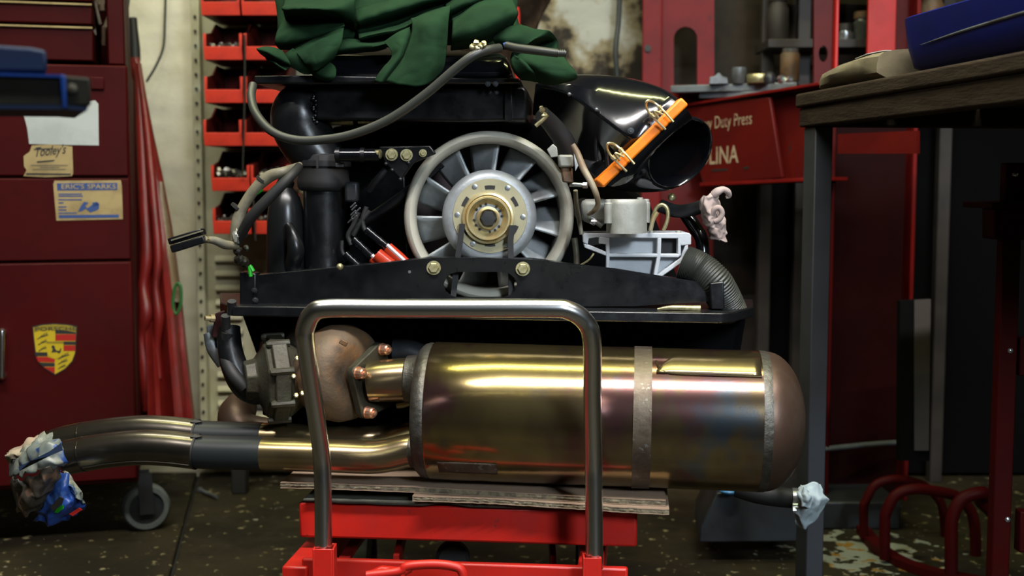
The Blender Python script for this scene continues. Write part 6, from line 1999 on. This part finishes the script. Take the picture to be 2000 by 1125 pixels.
# mound behind
jp([[(545, -60, 1.86), (640, -90, 1.84), (760, -90, 1.85), (880, -80, 1.84), (1000, -60, 1.87)],
    [(540, 10, 1.80), (640, 0, 1.76), (760, -10, 1.78), (880, 0, 1.76), (1010, 20, 1.82)],
    [(545, 60, 1.77), (640, 50, 1.74), (760, 45, 1.75), (890, 48, 1.74), (1010, 60, 1.79)],
    [(560, 92, 1.77), (650, 92, 1.75), (760, 90, 1.755), (890, 90, 1.75), (1000, 94, 1.78)]], 'jacket_body', seed=1, amp=0.006)
# left upper shelf fold (lit top, dark underside)
jp([[(548, -40, 1.80), (600, -45, 1.78), (660, -50, 1.78), (710, -60, 1.80)],
    [(556, 5, 1.74), (600, 2, 1.72), (650, -5, 1.71), (700, -20, 1.74)],
    [(553, 18, 1.70), (590, 16, 1.665), (640, 13, 1.66), (692, 2, 1.70)],
    [(556, 24, 1.71), (592, 24, 1.685), (645, 22, 1.68), (694, 36, 1.71)],
    [(556, 40, 1.755), (595, 44, 1.745), (650, 42, 1.74), (690, 60, 1.75)]], seed=2)
# left hanging front, upper panel and lower lobe with a crease between
jp([[(553, 36, 1.745), (590, 40, 1.735), (630, 40, 1.73), (672, 46, 1.72)],
    [(540, 62, 1.715), (580, 62, 1.70), (625, 56, 1.70), (672, 50, 1.70)],
    [(536, 84, 1.71), (570, 84, 1.70), (615, 72, 1.695), (670, 52, 1.695)],
    [(545, 97, 1.735), (575, 95, 1.73), (615, 82, 1.725), (666, 58, 1.72)]], seed=3)
jp([[(575, 93, 1.715), (610, 80, 1.70), (640, 68, 1.69), (672, 53, 1.695)],
    [(580, 105, 1.685), (612, 98, 1.67), (640, 88, 1.665), (668, 80, 1.68)],
    [(592, 122, 1.675), (615, 118, 1.66), (636, 112, 1.66), (656, 106, 1.68)],
    [(606, 136, 1.68), (616, 138, 1.668), (628, 130, 1.67), (644, 122, 1.69)]], seed=4)
jp([[(574, 94, 1.70), (584, 104, 1.685), (598, 120, 1.675), (616, 140, 1.675)],
    [(560, 104, 1.70), (572, 116, 1.69), (590, 132, 1.685), (606, 146, 1.685)],
    [(548, 112, 1.71), (560, 124, 1.70), (578, 136, 1.695), (596, 147, 1.69)]], seed=5)
# pointed tip at far left
jp([[(502, 96, 1.70), (518, 92, 1.69), (536, 93, 1.69), (552, 100, 1.70)],
    [(504, 98, 1.685), (522, 102, 1.675), (540, 112, 1.675), (566, 122, 1.69)],
    [(516, 110, 1.71), (528, 114, 1.71), (544, 124, 1.705), (566, 130, 1.70)],
    [(524, 117, 1.69), (536, 122, 1.68), (546, 130, 1.68), (558, 138, 1.69)]], seed=6)
jp([[(600, 134, 1.69), (618, 138, 1.68), (640, 120, 1.69)], [(616, 150, 1.69), (640, 148, 1.68), (652, 128, 1.69)], [(640, 158, 1.69), (654, 150, 1.685), (656, 136, 1.69)]], seed=7, nu=14, nv=14)
# middle dark diagonals
jp([[(690, 20, 1.745), (760, 0, 1.74), (840, -30, 1.74), (900, -50, 1.75)],
    [(695, 40, 1.71), (770, 18, 1.70), (850, -5, 1.70), (930, -30, 1.72)],
    [(700, 62, 1.735), (770, 42, 1.735), (850, 12, 1.735), (940, -5, 1.74)],
    [(702, 74, 1.70), (775, 58, 1.695), (850, 26, 1.69), (940, 6, 1.70)],
    [(710, 88, 1.745), (780, 70, 1.74), (850, 44, 1.74), (930, 20, 1.74)]], seed=8)
jp([[(640, 86, 1.735), (680, 76, 1.73), (720, 82, 1.73), (760, 76, 1.73)],
    [(650, 98, 1.70), (690, 92, 1.69), (730, 90, 1.69), (752, 84, 1.69)],
    [(655, 108, 1.735), (700, 104, 1.73), (735, 98, 1.73), (756, 92, 1.72)]], seed=9, nu=14)
# centre hanging flap: brown-lit fold then the broad panel
jp([[(752, 82, 1.675), (775, 66, 1.67), (800, 52, 1.68)],
    [(762, 96, 1.665), (782, 86, 1.655), (802, 70, 1.675)],
    [(764, 112, 1.66), (776, 112, 1.65), (796, 100, 1.67)],
    [(750, 130, 1.655), (762, 132, 1.645), (780, 128, 1.665)],
    [(732, 158, 1.65), (744, 160, 1.642), (754, 160, 1.66)]], seed=10)
jp([[(804, 36, 1.69), (830, 30, 1.675), (855, 22, 1.675), (878, 12, 1.69)],
    [(806, 50, 1.665), (832, 46, 1.645), (856, 42, 1.645), (876, 38, 1.67)],
    [(800, 80, 1.655), (828, 84, 1.635), (852, 84, 1.635), (872, 84, 1.66)],
    [(782, 124, 1.65), (812, 130, 1.632), (842, 128, 1.632), (866, 122, 1.655)],
    [(754, 160, 1.645), (790, 166, 1.635), (830, 166, 1.635), (862, 136, 1.655)]], seed=11, amp=0.0035)
# right roll, lit from above
jp([[(880, 30, 1.72), (920, 10, 1.70), (960, -5, 1.71), (1000, -10, 1.74)],
    [(884, 45, 1.675), (925, 30, 1.655), (970, 18, 1.66), (1006, 12, 1.70)],
    [(886, 66, 1.655), (925, 56, 1.635), (970, 40, 1.64), (1010, 28, 1.69)],
    [(884, 86, 1.67), (920, 80, 1.655), (960, 66, 1.66), (1000, 50, 1.70)],
    [(880, 96, 1.72), (920, 90, 1.72), (960, 80, 1.72), (990, 66, 1.74)]], seed=12)
jp([[(870, 6, 1.72), (910, -20, 1.71), (950, -40, 1.73)], [(874, 22, 1.69), (920, 4, 1.685), (958, -14, 1.70)], [(880, 34, 1.72), (920, 18, 1.72), (960, 4, 1.73)]], seed=13, nu=14)
jp([[(962, 66, 1.70), (990, 54, 1.685), (1010, 50, 1.69), (1018, 48, 1.72)],
    [(964, 78, 1.67), (990, 74, 1.655), (1015, 66, 1.665), (1040, 58, 1.70)],
    [(975, 92, 1.68), (1000, 92, 1.665), (1030, 84, 1.67), (1060, 60, 1.69)],
    [(1000, 98, 1.70), (1022, 92, 1.69), (1050, 76, 1.68), (1076, 62, 1.70)],
    [(1040, 92, 1.74), (1060, 80, 1.74), (1080, 76, 1.73), (1088, 80, 1.74)],
    [(1050, 100, 1.74), (1066, 100, 1.73), (1082, 102, 1.73), (1088, 104, 1.74)]], seed=14)
# right tail draped towards the horn
jp([[(1000, 104, 1.69), (1030, 98, 1.68), (1065, 100, 1.67), (1100, 108, 1.68)],
    [(1012, 118, 1.665), (1042, 118, 1.645), (1080, 122, 1.64), (1122, 140, 1.66)],
    [(1030, 134, 1.655), (1056, 138, 1.635), (1088, 146, 1.635), (1126, 152, 1.665)],
    [(1040, 158, 1.665), (1064, 164, 1.655), (1088, 162, 1.655), (1112, 158, 1.67)]], seed=15)
jp([[(1000, 104, 1.68), (998, 120, 1.67), (1004, 140, 1.665), (1018, 158, 1.67)],
    [(1012, 112, 1.655), (1024, 126, 1.645), (1036, 142, 1.645), (1044, 160, 1.66)],
    [(1020, 118, 1.66), (1036, 132, 1.65), (1048, 148, 1.65), (1050, 162, 1.665)]], seed=16, nu=12)

# ================================================================== SMALL THINGS ON THE FLOOR
p0, p1 = PF(392, 958, 0.006), PF(430, 974, 0.006)
o = MB().tube([p0, p0.lerp(p1, 0.85)], 0.0045, n=10)
o.lathe([(0, 0.008), (0.007, 0.008)], p0, p0 - p1, n=6)
tag(o.build('loose_bolt', M['steel']), 'long grey bolt lying on the concrete near the floor joint', 'bolt')
st = PF(466, 966, 0)
sd_ = thing('dark_stand', V((st.x + 0.12, st.y + 0.08, 0)), 'low dark steel stand behind the tail pipes, one leg showing below', 'stand')
for dx in (0.0, 0.30):
    MB().box((st.x + dx, st.y + 0.02, 0.10), (0.036, 0.036, 0.20)).build('stand_leg', M['rubber'], sd_, bevel=0.003)
MB().box((st.x + 0.15, st.y + 0.02, 0.206), (0.34, 0.05, 0.012)).build('stand_bar', M['rubber'], sd_, bevel=0.003)
c_ = PF(1510, 1058, 0.003)
o = MB().surf([[c_ + V((-0.018, -0.006, 0.001)), c_ + V((-0.004, 0.012, 0.004)), c_ + V((0.02, 0.014, 0.002))], [c_ + V((-0.016, -0.012, 0.001)), c_ + V((0.002, -0.004, 0.005)), c_ + V((0.022, 0.008, 0.002))]], 6, 8)
tag(o.build('fallen_leaf', mat('leaf_green', (0.10, 0.14, 0.05), 0.6), solid=0.0008), 'small pale green leaf on the oily floor near the bench leg', 'leaf')
